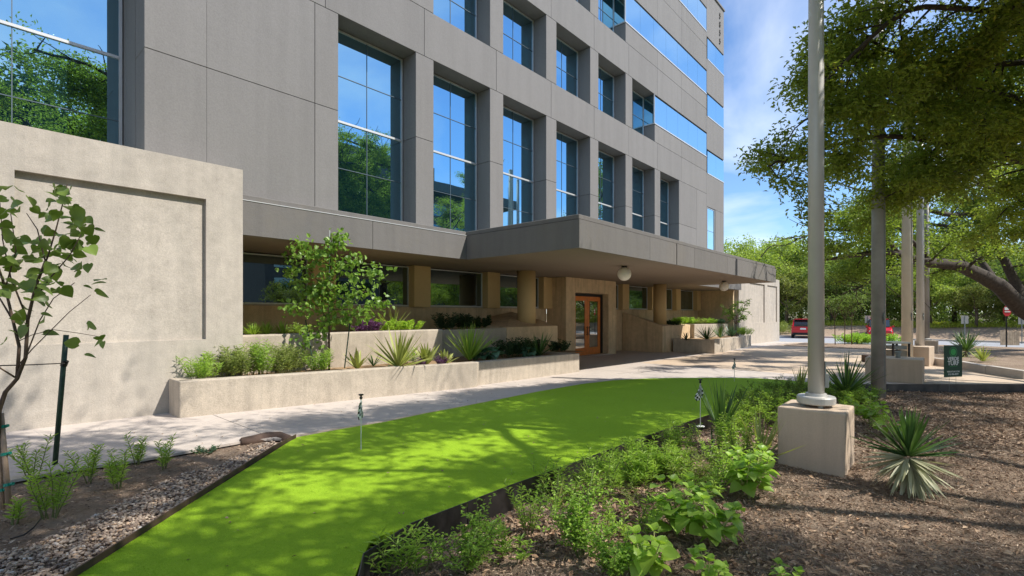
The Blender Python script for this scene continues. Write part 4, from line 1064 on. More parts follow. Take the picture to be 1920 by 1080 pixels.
# ------------------------------------------------------------------ chips, gravel, litter
def scatter_chips(name, P, L, Wd, mat, label, cat, r, tilt=.35):
    n = len(P); a = r.uniform(0, 2*math.pi, n); D = np.stack([np.cos(a), np.sin(a), r.normal(size=n)*tilt], -1); U = r.normal(size=(n, 3))*tilt + [0, 0, 1]
    V, Fc, k = leaf_arrays(P, D, L, Wd, r, .15, up=U); me = mesh_from(name, V, [Fc], mat, False, np.tile(np.clip(r.beta(1.6, 2.0, n), 0, 1), 2))
    return tag(link(name, me), label, cat, kind='stuff')
r = np.random.default_rng(50)
def soil_pts(n, near, x0, x1, y0, y1):
    P = np.stack([r.uniform(x0, x1, n), r.uniform(y0, y1, n), np.zeros(n)], -1)
    keep = ~inpoly(P, turf_poly) & ~inpoly(P, plaza_poly) & ~inpoly(P, lb); P = P[keep]
    f = P[:, 0]*FWD.x + P[:, 1]*FWD.y; P = P[(f > near[0]) & (f < near[1])]; rr = (P[:, 0]*RGT.x + P[:, 1]*RGT.y)/np.maximum(f[(f > near[0]) & (f < near[1])], .1); P = P[(rr > -.5) & (rr < 1.3)]
    P[:, 2] = soil_z(P[:, 0], P[:, 1]) + .008; return P
P = soil_pts(230000, (2.0, 6.5), .5, 11, -4, 6); scatter_chips('mulch_chips', P, r.uniform(.012, .055, len(P)), r.uniform(.004, .014, len(P)), M['chips'], 'shredded bark mulch covering the near planting bed', 'mulch', r)
P = soil_pts(230000, (6.5, 14.5), 4, 21, -8, 7); scatter_chips('mulch_chips', P, r.uniform(.03, .09, len(P)), r.uniform(.012, .03, len(P)), M['chips'], 'shredded bark mulch covering the far part of the bed below the plaza', 'mulch', r)
P = soil_pts(7000, (2.0, 9), .5, 13, -4, 6)
P2 = []
for (px, py, s, n_) in ((960,1000,.22,260), (1200,1000,.35,400), (1130,930,.3,300), (980,1010,.28,420), (1090,900,.35,360), (1180,960,.4,420), (1230,930,.45,420), (1360,1000,.7,260), (1450,1040,.8,300), (1290,1075,.5,260), (1560,980,1.0,220), (1320,850,.35,200), (1700,730,.9,120)):
    c0 = gp(px, py, SOIL); q = np.stack([c0.x + r.normal(size=n_)*s, c0.y + r.normal(size=n_)*s, np.zeros(n_)], -1); q = q[~inpoly(q, turf_poly) & ~inpoly(q, plaza_poly)]; q[:, 2] = soil_z(q[:, 0], q[:, 1]) + .018; P2.append(q)
P = np.concatenate([P[:3200]] + P2); scatter_chips('leaf_litter', P, r.uniform(.03, .09, len(P)), r.uniform(.016, .040, len(P)), M['litter'], 'dry fallen leaves lying on the mulch', 'leaf litter', r, .45)
q = np.stack([r.uniform(0, 13, 900), r.uniform(2.5, 7.5, 900), np.zeros(900)], -1); q = q[inpoly(q, turf_poly)][:170]; q[:, 2] = Gv(q[:, 0]) + .024
scatter_chips('leaf_litter', q, r.uniform(.02, .05, len(q)), r.uniform(.008, .02, len(q)), M['litter'], 'few dry leaves scattered on the putting green', 'leaf litter', r, .3)
q = np.stack([r.uniform(-3, 12, 900), r.uniform(6, 9, 900), np.zeros(900)], -1); q = q[inpoly(q, plaza_poly)][:140]; q[:, 2] = Gv(q[:, 0]) + .01
scatter_chips('leaf_litter', q, r.uniform(.02, .05, len(q)), r.uniform(.008, .02, len(q)), M['litter'], 'few dry leaves scattered on the concrete path', 'leaf litter', r, .3)
M['turfblade'] = leafmat('turf fibres', (.22, .42, .015), (.42, .62, .04), .2, .7)
tb_ = np.stack([r.uniform(-1, 9, 620000), r.uniform(.3, 8, 620000), np.zeros(620000)], -1); ft_ = tb_[:, 0]*FWD.x + tb_[:, 1]*FWD.y; rt_ = np.abs(tb_[:, 0]*RGT.x + tb_[:, 1]*RGT.y)/np.maximum(ft_, .1)
tb_ = tb_[(ft_ > 2.6) & (ft_ < 8) & (rt_ < 1.1) & (r.random(len(tb_)) < (3.0/np.maximum(ft_, 3))**1.6)]; tb_ = tb_[inpoly(tb_, turf_poly)]; tb_[:, 2] = Gv(tb_[:, 0]) + .012
dv = r.normal(size=(len(tb_), 3))*.8 + [0, 0, .8]; o = leaf_object('turf_fibres', tb_, dv, r.uniform(.006, .012, len(tb_)), .003, M['turfblade'], None, r); tag(o, 'short green fibres of the artificial putting turf', 'turf', kind='stuff'); print('fibres', len(tb_))
# gravel
def ico():
    bm = bmesh.new(); bmesh.ops.create_icosphere(bm, subdivisions=1, radius=1); bm.verts.ensure_lookup_table()
    V = np.array([v.co[:] for v in bm.verts]); Fc = np.array([[v.index for v in f.verts] for f in bm.faces]); bm.free(); return V, Fc
IV, IF = ico()
def pebbles(name, P, size, mat, label, cat, r):
    n = len(P); A = r.uniform(0, 2*math.pi, n); sc = np.stack([size*(.8+.7*r.random(n)), size*(.6+.3*r.random(n)), size*(.35+.25*r.random(n))], -1)
    V = IV[None]*sc[:, None, :]*(1+.22*r.normal(size=(n, 12, 1))*.6); tl = r.normal(size=n)*.35; cz, sz = np.cos(tl), np.sin(tl)
    V = np.stack([V[..., 0]*cz[:, None]-V[..., 2]*sz[:, None], V[..., 1], V[..., 0]*sz[:, None]+V[..., 2]*cz[:, None]], -1)
    ca, sa = np.cos(A)[:, None], np.sin(A)[:, None]; V = np.stack([V[..., 0]*ca-V[..., 1]*sa, V[..., 0]*sa+V[..., 1]*ca, V[..., 2]], -1) + P[:, None, :]
    Fc = (IF[None] + (np.arange(n)*12)[:, None, None]).reshape(-1, 3)
    return tag(link(name, mesh_from(name, V.reshape(-1, 3), [Fc], mat, True, np.repeat(r.random(n), 20))), label, cat, kind='stuff')
gpoly = [(gp(*p).x, gp(*p).y) for p in [(545,827),(500,824),(465,840),(410,868),(330,888),(250,925),(170,965),(70,1010),(-60,1050)]] + [(-3.0, 2.2), (-2.15, 1.66), (gp(152,1078).x, gp(152,1078).y)]
n = 95000; P = np.stack([r.uniform(-3, 3.2, n), r.uniform(1.6, 6.6, n), np.zeros(n)], -1); P = P[inpoly(P, gpoly)]
sz = r.uniform(.009, .021, len(P)); P[:, 2] = Gv(P[:, 0]) - .04 + r.random(len(P))*.022
print('pebbles', len(P)); pebbles('gravel', P, sz, M['gravel'], 'river gravel along the rusty edging strip', 'gravel', r)
n = 14000; P = np.stack([r.uniform(-4, 3, n), r.uniform(3, 7.2, n), np.zeros(n)], -1); P = P[inpoly(P, lb) & ~inpoly(P, gpoly)]; P[:, 2] = Gv(P[:, 0]) - .035
scatter_chips('mulch_chips', P, r.uniform(.015, .06, len(P)), r.uniform(.006, .016, len(P)), M['chips'], 'dark bark mulch between the gravel and the path', 'mulch', r)
cbl = MB().tube([gp(20,1010,.0), gp(45,1003,.02), gp(62,990,.04), gp(72,978,.02), gp(76,972,0)], .006, 6).build('drip_line', M['black'], None, smooth=True); tag(cbl, 'thin black drip line on the left bed mulch', 'hose')

# ------------------------------------------------------------------ plants
def blade_mesh(name, curve, mat, w=.5):
    """unit long folded blade along +x, curving down by curve; six cross sections"""
    V = []; prof = [.55, .9, 1.0, .85, .5, .02]
    x = z = 0; a = 0; pts = []
    for k in range(6):
        pts.append((x, z)); a = -curve*(k/5)*1.0; x += math.cos(a)/5; z += math.sin(a)/5
    for k, (x, z) in enumerate(pts):
        wd = prof[k]*.5; V += [(x, -wd, z+.12*prof[k]), (x, 0, z), (x, wd, z+.12*prof[k])]
    Fc = []
    for k in range(5):
        o = k*3; Fc += [(o, o+3, o+4, o+1), (o+1, o+4, o+5, o+2)]
    rv = [0.0]*len(Fc); return mesh_from(name, V, [np.array(Fc)], mat, True, rv)
BL = {}
def blades(kind, curve):
    k = (kind, round(curve, 1))
    if k not in BL: BL[k] = blade_mesh('blade', round(curve, 1), M[kind])
    return BL[k]
def rosette(loc, n, L, Wd, e0, e1, kind, label, seed, cat='plant', name='yucca', curve=(.1, .6), trunk=0, joined=False, skirt=0, skirt_kind='yucca_pale', az=(0, 2*math.pi), group=None, face=False):
    r = random.Random(seed); loc = Vector(loc); root = empty(name, loc, label, cat, group)
    if trunk: MB().tube([loc, loc+Vector((0,0,trunk))], [.05, .04], 8).build('trunk', M['stake'], root)
    Vs, Fs, nv = [], [], 0; rn = []
    tot = n + skirt
    for i in range(tot):
        sk = i >= n; k_ = skirt_kind if sk else kind
        e = r.uniform(e0, e1) if not sk else r.uniform(-72, 0)
        c = r.uniform(*curve) if not sk else r.uniform(.3, 1.0); a = r.uniform(*az); l = L*r.uniform(.75, 1.1)*(1 if not sk else .95)
        Mt = Matrix.Translation(loc + Vector((0, 0, trunk - (0 if not sk else .03*r.random())))) @ Matrix.Rotation(a, 4, 'Z') @ Matrix.Rotation(-math.radians(e), 4, 'Y') @ Matrix.Rotation(r.uniform(-.5, .5) if not face else r.uniform(-.2, .2), 4, 'X') @ Matrix.Translation((.02, 0, 0)) @ Matrix.Diagonal((l, Wd*r.uniform(.7, 1.2), Wd, 1))
        me = blades(k_, c)
        if joined and not sk or joined:
            co = np.array([(Mt @ v.co)[:] for v in me.vertices]); Vs.append(co); Fs.append(np.array([p.vertices[:] for p in me.polygons]) + nv); nv += len(co); rn += [r.random()]*len(me.polygons)
        else:
            o = link('blade', me, root); o.matrix_parent_inverse = parent_inv(root); o.matrix_basis = Mt
    if joined:
        me = mesh_from('foliage', np.concatenate(Vs), [np.concatenate(Fs)], M[kind], True, rn); adopt(link('foliage', me), root)
    return root
def stems(loc, ns, h, lean, per, L, Wd, mat, label, seed, cat='plant', name='leafy_plant', spread=.05, six=False, up=.6, sub=0, smat='stem', group=None, jit=.0):
    r = np.random.default_rng(seed); loc = Vector(loc); root = empty(name, loc, label, cat, group); sb_ = MB(); P, D = [], []
    for k in range(ns):
        a = r.uniform(0, 2*math.pi); l = lean*r.random(); hh = h*r.uniform(.6, 1.05)
        p0 = np.array(loc) + np.array([math.cos(a)*spread*r.random(), math.sin(a)*spread*r.random(), 0])
        pts = wander(r, p0, [math.cos(a)*l, math.sin(a)*l, 1], hh, 5, .08); paths = [(pts, .18)]
        sb_.tube(pts, list(np.linspace(.005, .002, 6)), 4, False)
        for s in range(sub):
            i0 = r.integers(1, 5); dd = r.normal(size=3); dd[2] = abs(dd[2])*.5+.3; q = wander(r, pts[i0], dd, hh*r.uniform(.25, .5), 3, .15); sb_.tube(q, [.003,.0025,.002,.0015], 3, False); paths.append((q, .1))
        for pts_, st_ in paths:
            T = np.array(pts_); m = len(T)-1; npl = int(per*(1 if m == 5 else .5)); u = np.linspace(st_, 1, npl)*m; i0 = np.minimum(u.astype(int), m-1); fr_ = (u-i0)[:, None]
            P.append(T[i0]*(1-fr_)+T[i0+1]*fr_ + r.normal(size=(npl, 3))*jit); ang = np.arange(npl)*2.4 + r.random(); D.append(np.stack([np.cos(ang), np.sin(ang), np.full(npl, up)+r.normal(size=npl)*.25], -1))
    sb_.build('stems', M[smat], root); P = np.concatenate(P); D = np.concatenate(D)
    leaf_object('foliage', P, D, L*r.uniform(.6, 1.15, len(P)), Wd*r.uniform(.7, 1.2, len(P)), M[mat], root, r, six=six); return root
def broad_leaf_mesh(name, mat, heart=False, droop=.5, w=.62):
    V = []; ks = [0, .12, .3, .5, .7, .87, 1.0]; pr = [.10, .42, .5, .47, .34, .17, .0] if not heart else [.16, .46, .53, .48, .34, .16, .0]
    for k, (x, p) in enumerate(zip(ks, pr)):
        z = -droop*x*x*.5; bx = -.10 if heart and k == 0 else 0
        V += [(x+bx, -p*w*1.6, z+p*.22), (x, -p*w*.8, z+p*.14), (x, 0, z), (x, p*w*.8, z+p*.14), (x+bx, p*w*1.6, z+p*.22)]
    Fc = []
    for k in range(6):
        o = k*5
        for j in range(4): Fc.append((o+j, o+5+j, o+6+j, o+1+j))
    return mesh_from(name, V, [np.array(Fc)], mat, True, [0.0]*len(Fc))
BM = {}
def bleaf(mat, heart, droop):
    k = (mat, heart, droop)
    if k not in BM: BM[k] = broad_leaf_mesh('leaf', M[mat], heart, droop)
    return BM[k]
def place_leaf(root, me, p, d, L, r, roll=.5):
    d = Vector(d).normalized(); q = d.to_track_quat('X', 'Z'); o = link('leaf', me, root); o.matrix_parent_inverse = parent_inv(root)
    o.matrix_basis = Matrix.Translation(p) @ q.to_matrix().to_4x4() @ Matrix.Rotation(r.uniform(-roll, roll), 4, 'X') @ Matrix.Diagonal((L, L, L, 1))
def broad_plant(loc, ns, h, lean, pairs, L, mat, label, seed, heart=False, cat='plant', name='broadleaf_plant', droop=.5, top=True, sm='petiole'):
    r = random.Random(seed); rr = np.random.default_rng(seed); loc = Vector(loc); root = empty(name, loc, label, cat); sb_ = MB()
    for k in range(ns):
        a = 2*math.pi*(k+r.random()*.7)/ns; l = lean*r.uniform(.4, 1); hh = h*r.uniform(.65, 1.05)
        pts = wander(rr, np.array(loc), [math.cos(a)*l, math.sin(a)*l, 1], hh, 5, .07); sb_.tube(pts, list(np.linspace(.007, .003, 6)), 5, False)
        for j in range(pairs):
            u = (.3 + .7*(j+.6)/pairs)*5; i0 = min(int(u), 4); p = Vector(pts[i0]*(1-u+i0)+pts[i0+1]*(u-i0)); an = j*1.57 + r.random()*.5 + a
            for s in (0, math.pi):
                d = Vector((math.cos(an+s), math.sin(an+s), r.uniform(-.15, .45))); l2 = L*r.uniform(.6, 1.1)*(1 if j < pairs-1 else .7); pe = p + d*.25*L; sb_.tube([p, pe], .0022, 3, False)
                place_leaf(root, bleaf(mat, heart, r.choice((.15, .5, .9, 1.4))), pe, d + Vector((0, 0, -.1)), l2, r)
        if top:
            for s in range(3): place_leaf(root, bleaf(mat, heart, .2), Vector(pts[-1]), (math.cos(s*2.1), math.sin(s*2.1), .9), L*.5, r)
    sb_.build('stems', M[sm], root); return root
def S(px, py): 
    p = gp(px, py, SOIL); p.z = float(soil_z(np.array([p.x]), np.array([p.y]))[0]); return p
def LBP(px, py): return gp(px, py, -.045)

# right bed
rosette(S(1350, 838)+Vector((0,0,.02)), 34, .80, .042, 55, 88, 'yucca', 'tall fan of narrow dark green blades behind the checkered flag', 1, name='fan_palm', trunk=.12, curve=(0, .25), cat='palm')
rosette(S(1335, 848), 9, .62, .026, 5, 40, 'yucca', 'low arching green blades leaning over the steel edging', 2, name='fan_palm', curve=(.2, .9), cat='palm')
rosette(S(1425, 868), 22, .68, .034, 30, 80, 'yucca_yel', 'yellow green spiky yucca left of the concrete block', 3, curve=(0, .35), cat='yucca')
rosette(S(1703, 918), 84, .52, .040, 5, 88, 'yucca', 'large yucca with pale drooping skirt right of the concrete block', 4, trunk=.38, skirt=120, curve=(0, .35), cat='yucca')
rosette(S(1586, 757), 46, .92, .045, 25, 85, 'yucca', 'dark spiky yucca behind the near flagpole', 5, trunk=.22, curve=(0, .3), cat='yucca')
rosette(gp(1500,738,SOIL), 12, .75, .05, 60, 85, 'yucca_yel', 'small upright green blades at the corner of the putting green', 6, curve=(0, .2), cat='yucca')
rosette(gp(1330,862,SOIL), 26, .42, .012, -5, 40, 'yucca_pale', 'dry tangled brown blades under the fan palm', 7, curve=(.4, 1.4), cat='dry grass', name='dry_blades')
broad_plant(S(1335, 1028), 8, .44, .75, 4, .145, 'broad', 'bright broad leaved plant in the foreground mulch', 11)
broad_plant(S(1270, 1005), 6, .50, .7, 4, .155, 'broad', 'broad leaved plant with large dull leaves, left of the brightest one', 12)
broad_plant(S(1405, 930), 8, .60, .55, 5, .14, 'broad', 'tall broad leaved plant in front of the yellow yucca', 13)
broad_plant(S(1215, 1085), 6, .34, .8, 3, .14, 'lime', 'lime green broad leaved seedling at the bottom edge', 14)
broad_plant(S(1330, 1105), 5, .24, .9, 2, .12, 'broad', 'low broad leaves cut by the bottom edge, right of the lime seedling', 15)
broad_plant(S(1470, 1100), 3, .16, .9, 2, .10, 'broad', 'small leafy sprig at the bottom edge below the mulch shadow', 16)
broad_plant(S(1630, 795), 7, .55, .7, 4, .16, 'lime', 'lime green vine with rounded leaves right behind the concrete block', 17, heart=True)
broad_plant(S(1665, 825), 5, .36, .9, 3, .14, 'lime', 'low lime green leaves between the block and the large yucca', 18, heart=True)
stems(S(870, 1075), 16, .48, .8, 26, .035, .017, 'broad', 'ferny bush with tiny leaflets against the steel edging', 21, name='ferny_bush', sub=6, up=.25, cat='bush', jit=.006)
stems(S(1090, 1045), 17, .62, .6, 28, .038, .020, 'broad', 'tall ferny bush with tiny leaflets in the middle of the foreground', 22, name='ferny_bush', sub=6, up=.25, cat='bush', jit=.006)
stems(S(1150, 1085), 12, .34, .8, 22, .035, .022, 'broad', 'low ferny bush at the bottom edge', 23, name='ferny_bush', sub=5, up=.25, cat='bush', jit=.006)
stems(S(990, 1003), 7, .46, .35, 44, .06, .012, 'willow', 'narrow leaved upright plant beside the dark edging panel', 24, up=.5)
stems(S(735, 1085), 8, .34, .9, 20, .105, .014, 'willow', 'thin bladed plant at the near end of the steel edging', 25, up=.5)
stems(S(790, 1080), 7, .30, .8, 20, .10, .013, 'willow', 'thin bladed plant left of the ferny bush', 26, up=.5)
stems(S(1065, 935), 8, .42, .7, 24, .09, .012, 'willow', 'loose grassy plant in front of the grey edging panel', 27, up=.45)
stems(S(1225, 893), 44, .46, .8, 44, .085, .013, 'willow', 'dense bright narrow leaved mound beside the green', 28, name='leafy_mound', up=.5, spread=.35, sub=1)
stems(S(1170, 905), 24, .38, .8, 40, .08, .012, 'willow', 'narrow leaved mound left of the dense bright one', 29, name='leafy_mound', up=.5, spread=.25, sub=1)
stems(S(1290, 900), 26, .36, .8, 30, .08, .012, 'willow_pale', 'pale narrow leaved mound below the fan palm', 30, name='leafy_mound', up=.5, spread=.3, sub=1)
stems(S(1230, 950), 18, .26, 1.2, 24, .06, .010, 'willow_pale', 'sprawling pale weeds on the leaf litter', 31, name='weed', up=.3, spread=.4, cat='weed')
stems(S(1370, 905), 16, .45, .7, 34, .05, .016, 'willow', 'bushy green plant between the yuccas', 32, name='leafy_mound', sub=2, up=.4, spread=.2)
stems(S(1390, 850), 20, .55, .7, 40, .06, .016, 'willow', 'bushy green plant behind the yellow yucca', 33, name='leafy_mound', sub=2, up=.4, spread=.3)
stems(S(1450, 800), 26, .62, .7, 44, .07, .017, 'willow', 'dense green shrub left of the concrete block', 34, name='leafy_mound', sub=2, up=.4, spread=.5)
for k, (px, py, lab) in enumerate([(1410, 778, 'dark fine leaved shrub along the far edging, nearest the fan palm'), (1445, 763, 'dark fine leaved shrub along the far edging, middle of the row'), (1485, 750, 'dark fine leaved shrub along the far edging, closest to the flagpole'), (1560, 750, 'dark fine leaved shrub right behind the near flagpole'), (1605, 757, 'dark fine leaved shrub below the dark spiky yucca')]):
    stems(S(px, py), 40, .50 if k < 3 else .4, .9, 50, .045, .016, 'willow' if k > 2 else 'redbud', lab, 35+k, name='shrub', sub=3, up=.4, spread=.45, cat='shrub', jit=.02, group='fine leaved shrubs along the far edging')

for k, (px, py, ns, h, per, L_, w_, mt, lab) in enumerate([
 (1120, 930, 10, .50, 30, .07, .012, 'willow', 'loose bright plant behind the tall ferny bush'), (1180, 1010, 9, .40, 26, .07, .014, 'willow', 'thin leaved plant right of the tall ferny bush'),
 (1330, 930, 14, .42, 30, .06, .018, 'willow', 'bright leafy plant left of the tall broad leaved one'), (1275, 850, 16, .44, 36, .07, .013, 'willow', 'bright narrow leaved plant below the fan palm'),
 (1400, 900, 12, .50, 30, .06, .02, 'willow', 'leafy plant at the foot of the yellow yucca'), (940, 1050, 8, .26, 22, .07, .014, 'willow', 'low leafy plant between the two ferny bushes'),
 (1380, 815, 18, .55, 40, .07, .016, 'willow', 'bright leafy shrub right of the fan palm'), (1600, 775, 14, .45, 30, .07, .02, 'willow', 'leafy plant behind the lime vine'),
 (1010, 930, 6, .40, 22, .09, .012, 'willow', 'strappy plant leaning on the grey edging panel')]):
    stems(S(px, py), ns, h, .75, per, L_, w_, mt, lab, 300+k, name='leafy_plant', up=.5, spread=.18, sub=1)
rosette(S(1110, 905), 26, .34, .016, 30, 80, 'willow', 'fine grassy tuft beside the grey edging panel', 320, joined=True, name='grass_tuft', curve=(.3, 1.2))
rosette(S(1045, 950), 18, .36, .014, 20, 80, 'yucca_yel', 'strappy tuft with arching yellow green leaves near the tall ferny bush', 321, joined=True, name='grass_tuft', curve=(.5, 1.5))

# left bed
for k, (px, py, ns, h, per, lab) in enumerate([
 (95, 972, 9, .52, 46, 'largest narrow leaved plant, in front of the green stake'),
 (60, 900, 5, .42, 40, 'narrow leaved plant rising left of the green stake'),
 (165, 905, 5, .40, 42, 'narrow leaved plant just right of the green stake'),
 (222, 916, 7, .38, 40, 'bushy narrow leaved plant in the middle of the left bed'),
 (255, 872, 4, .36, 40, 'taller narrow leaved plant behind the bushy one'),
 (308, 880, 4, .32, 36, 'narrow leaved plant closest to the gravel tip'),
 (20, 985, 4, .26, 20, 'small narrow leaved plant by the bamboo stakes')]):
    stems(LBP(px, py), ns, h, .35, per, .075, .0125, 'willow', lab, 60+k, name='narrow_leaf_plant', up=.75, spread=.06, group='narrow leaved plants in the left bed')
stems(LBP(385, 850), 16, .10, 1.5, 16, .03, .014, 'bluegreen', 'low grey green cushion on the gravel near the path', 68, name='ground_cover_plant', spread=.12)
# redbud sapling at the left edge
rb_ = empty('redbud_tree', W(6, 950, 4.15), 'young tree with round dark green leaves at the left edge, tied to stakes', 'tree')
tR = 4.15; trm = MB(); r = random.Random(9)
def poly_w(pts, t=tR): return [W(x, y, t + (dt if len(q) > 2 else 0)) for q in pts for (x, y, dt) in [(q[0], q[1], q[2] if len(q) > 2 else 0)]]
br = [([(-8,950),(-6,860),(-2,770),(10,735),(32,710),(48,670),(52,600),(66,540),(85,490)], .020, .010),
      ([(32,710),(36,650),(24,600),(10,540),(-10,480),(-25,430)], .014, .006),
      ([(66,540),(90,480,.05),(105,430,.08),(118,380,.1),(126,345,.1)], .008, .003),
      ([(66,560),(95,520,-.1),(130,480,-.15),(152,440,-.2)], .007, .003),
      ([(30,690),(60,655,-.1),(95,620,-.15),(130,585,-.2),(170,553,-.25)], .005, .0022),
      ([(34,640),(60,628,.1),(100,618,.15),(150,625,.2),(190,632,.25)], .004, .002),
      ([(24,600),(0,560,.1),(-20,540,.2)], .008, .004), ([(52,600),(20,520,.15),(5,450,.2),(0,380,.25)], .008, .003),
      ([(85,490),(70,430,.1),(50,400,.2)], .006, .003), ([(48,670),(75,600,.2),(100,560,.3),(140,530,.3)], .006, .003),
      ([(10,540),(30,470,-.2),(20,400,-.2)], .006, .003), ([(32,710),(0,690,-.1),(-30,640,-.2)], .008, .004)]
anchors = []
for pts, r0, r1 in br:
    q = poly_w(pts); trm.tube(q, list(np.linspace(r0, r1, len(q))), 7)
    for a, b in zip(q[:-1], q[1:]):
        for s in (0, .5): anchors.append((a.lerp(b, s), b-a, r1))
trm.build('trunk', M['twig'], rb_, smooth=True)
cl_ = [(118,352,9),(108,378,9),(140,395,6),(96,405,9),(80,430,7),(152,410,8),(165,440,5),(130,440,9),(120,470,9),(95,470,10),(70,465,8),(25,400,8),(10,360,7),(35,380,5),(15,440,9),(5,480,9),(40,490,9),(60,510,6),(100,500,9),(130,500,8),(145,470,6),(20,520,8),(50,540,7),(80,540,6),(0,540,6),(110,530,6),(130,515,4),(20,580,5),(60,575,4),(40,595,3),(85,590,3),(180,542,4),(5,620,3),(55,625,2),(150,628,3),(175,630,4),(160,630,3),(95,625,1),(10,640,2),(-15,470,8),(-20,520,8),(-30,400,8),(70,580,3)]
for (cx, cy, n_) in cl_:
    for k in range(max(1, int(n_*.85))):
        p = W(cx + r.gauss(0, 15), cy + r.gauss(0, 12), tR + r.gauss(0, .22))
        place_leaf(rb_, bleaf('redbud', True, .5), p, (r.gauss(0, 1), r.gauss(0, 1), r.gauss(-.25, .45)), r.uniform(.06, .115), r, 1.2)
# stakes
def stake(p0, p1_, rad, mat, label, ties=()):
    r_ = empty('tree_stake', p0, label, 'stake'); MB().tube([p0, p1_], rad, 10).build('shaft', mat, r_, smooth=True)
    for s in ties:
        c = p0.lerp(p1_, s); d = (p1_-p0).normalized(); MB().tube([c-d*.012, c+d*.012], rad*1.35, 10).tube([c, c+RGT*.05+Vector((0,0,.012))], [.008,.014], 5).build('tie', M['tie'], r_)
    return r_
stake(W(5,955,4.1), W(-8,780,4.2), .018, M['stake'], 'slim bamboo stake with green ties at the left edge, nearer the trunk', (.2, .8))
stake(W(17,948,4.1), W(2,775,4.2), .019, M['stake'], 'slim bamboo stake with green ties, right hand one of the pair', (.22, .55, .85))
gs = stake(W(101,895,5.3), W(124,628,5.3), .024, M['stake_green'], 'leaning dark green metal stake in the left bed')
wr = MB().tube([W(-20,686,4.3), W(60,684,4.7), W(121,681,5.25)], .006, 6).tube([W(119,686,5.3), W(123,676,5.3)], .03, 10).build('guy_wire', M['black']); tag(wr, 'black guy wire from the young tree to the green stake', 'wire')

# ------------------------------------------------------------------ planter plants
def PL(x, y, z=.52): return Vector((x, y, G(x)+z))
def onY(px, Y, z): q = at(px, 600, Y); return Vector((q.x, Y, z))
for k, (px, Y, ns, h, lab) in enumerate([(375, 9.35, 12, .42, 'first narrow leaved bush from the end of the long planter'), (425, 9.5, 16, .50, 'second pale narrow leaved bush in the long planter'),
  (455, 9.45, 16, .50, 'third narrow leaved bush in the long planter'), (490, 9.4, 18, .55, 'dense narrow leaved bush below the wall corner'), (520, 9.35, 18, .52, 'bright narrow leaved bush in the long planter'),
  (548, 9.45, 14, .50, 'pale narrow leaved bush just left of the dark stake'), (600, 9.15, 12, .40, 'narrow leaved bush between the two dark stakes')]):
    q = onY(px, Y, 0); q.z = G(q.x)+.51
    stems(q, ns+6, h*1.12, .6, 36, .11, .016, 'willow_pale' if k % 3 else 'willow', lab, 80+k, name='narrow_leaf_bush', spread=.16, up=.6, cat='bush', group='narrow leaved bushes in the long planter')
tq = onY(617, 9.45, 0); tq.z = G(tq.x)+.5
limbs = []; rr = np.random.default_rng(77)
lt = 10.05
TL = [([(617,690),(617,600),(618,540),(620,490),(622,440)], .022, .006), ([(617,600),(590,570),(560,578),(538,572)], .010, .004), ([(618,580),(660,580),(700,572),(726,562)], .010, .004),
      ([(618,550),(580,510),(560,480),(545,465)], .009, .003), ([(618,545),(660,530),(690,515),(716,508)], .009, .003), ([(619,520),(640,500),(660,490),(672,480)], .008, .003),
      ([(617,600),(600,620),(580,630),(575,650)], .008, .003), ([(618,560),(570,540),(550,520),(543,500)], .008, .003), ([(619,500),(600,480),(585,470),(560,452)], .006, .003), ([(618,590),(650,600),(665,590),(700,585)], .008, .003), ([(618,530),(600,550),(575,555)], .008, .003), ([(620,470),(632,450),(640,442)], .005, .003),
      ([(618,570),(640,560),(660,555),(690,545)], .008, .003)]
yt = empty('young_redbud', tq, 'young bright green tree standing in the long planter', 'tree'); tmb = MB(); P, D = [], []
for i3, (pts, r0, r1) in enumerate(TL):
    dep = 0 if i3 == 0 else rr.uniform(-.45, .45); q = [W(x, y, lt + dep*k/(len(pts)-1)) for k, (x, y) in enumerate(pts)]
    if i3 == 0: q[0] = tq
    tmb.tube(q, list(np.linspace(r0, r1, len(q))), 6)
    T = np.array([v[:] for v in q]); nn = 50 if i3 == 0 else 130; u = rr.uniform(0 if i3 else 2.0, len(T)-1.001, nn); a0 = u.astype(int); fr_ = (u-a0)[:, None]
    P.append(T[a0]*(1-fr_)+T[a0+1]*fr_ + rr.normal(size=(nn, 3))*np.array([.11, .11, .08])); dv = rr.normal(size=(nn, 3)); dv[:, 2] -= .7; D.append(dv)
tmb.build('trunk', M['twig'], yt, smooth=True); P = np.concatenate(P); D = np.concatenate(D)
leaf_object('crown', P, D, rr.uniform(.07, .115, len(P)), rr.uniform(.065, .10, len(P)), M['redbud_sun'], yt, rr, six=True, fold=.15)
for (a, b, lab) in (((589,692), (573,600), 'thin dark stake left of the young planter tree'), ((646,690), (658,590), 'thin dark stake right of the young planter tree')):
    p0 = W(a[0], a[1], 9.5); p1_ = W(b[0], b[1], 10.0); stake(p0, p1_, .012, M['stake_green'], lab)
st = MB().tube([W(617,640,10.1), W(618,432,10.1)], .010, 6).build('tree_stake', M['frame']); tag(st, 'pale upright rod behind the young planter tree', 'stake')

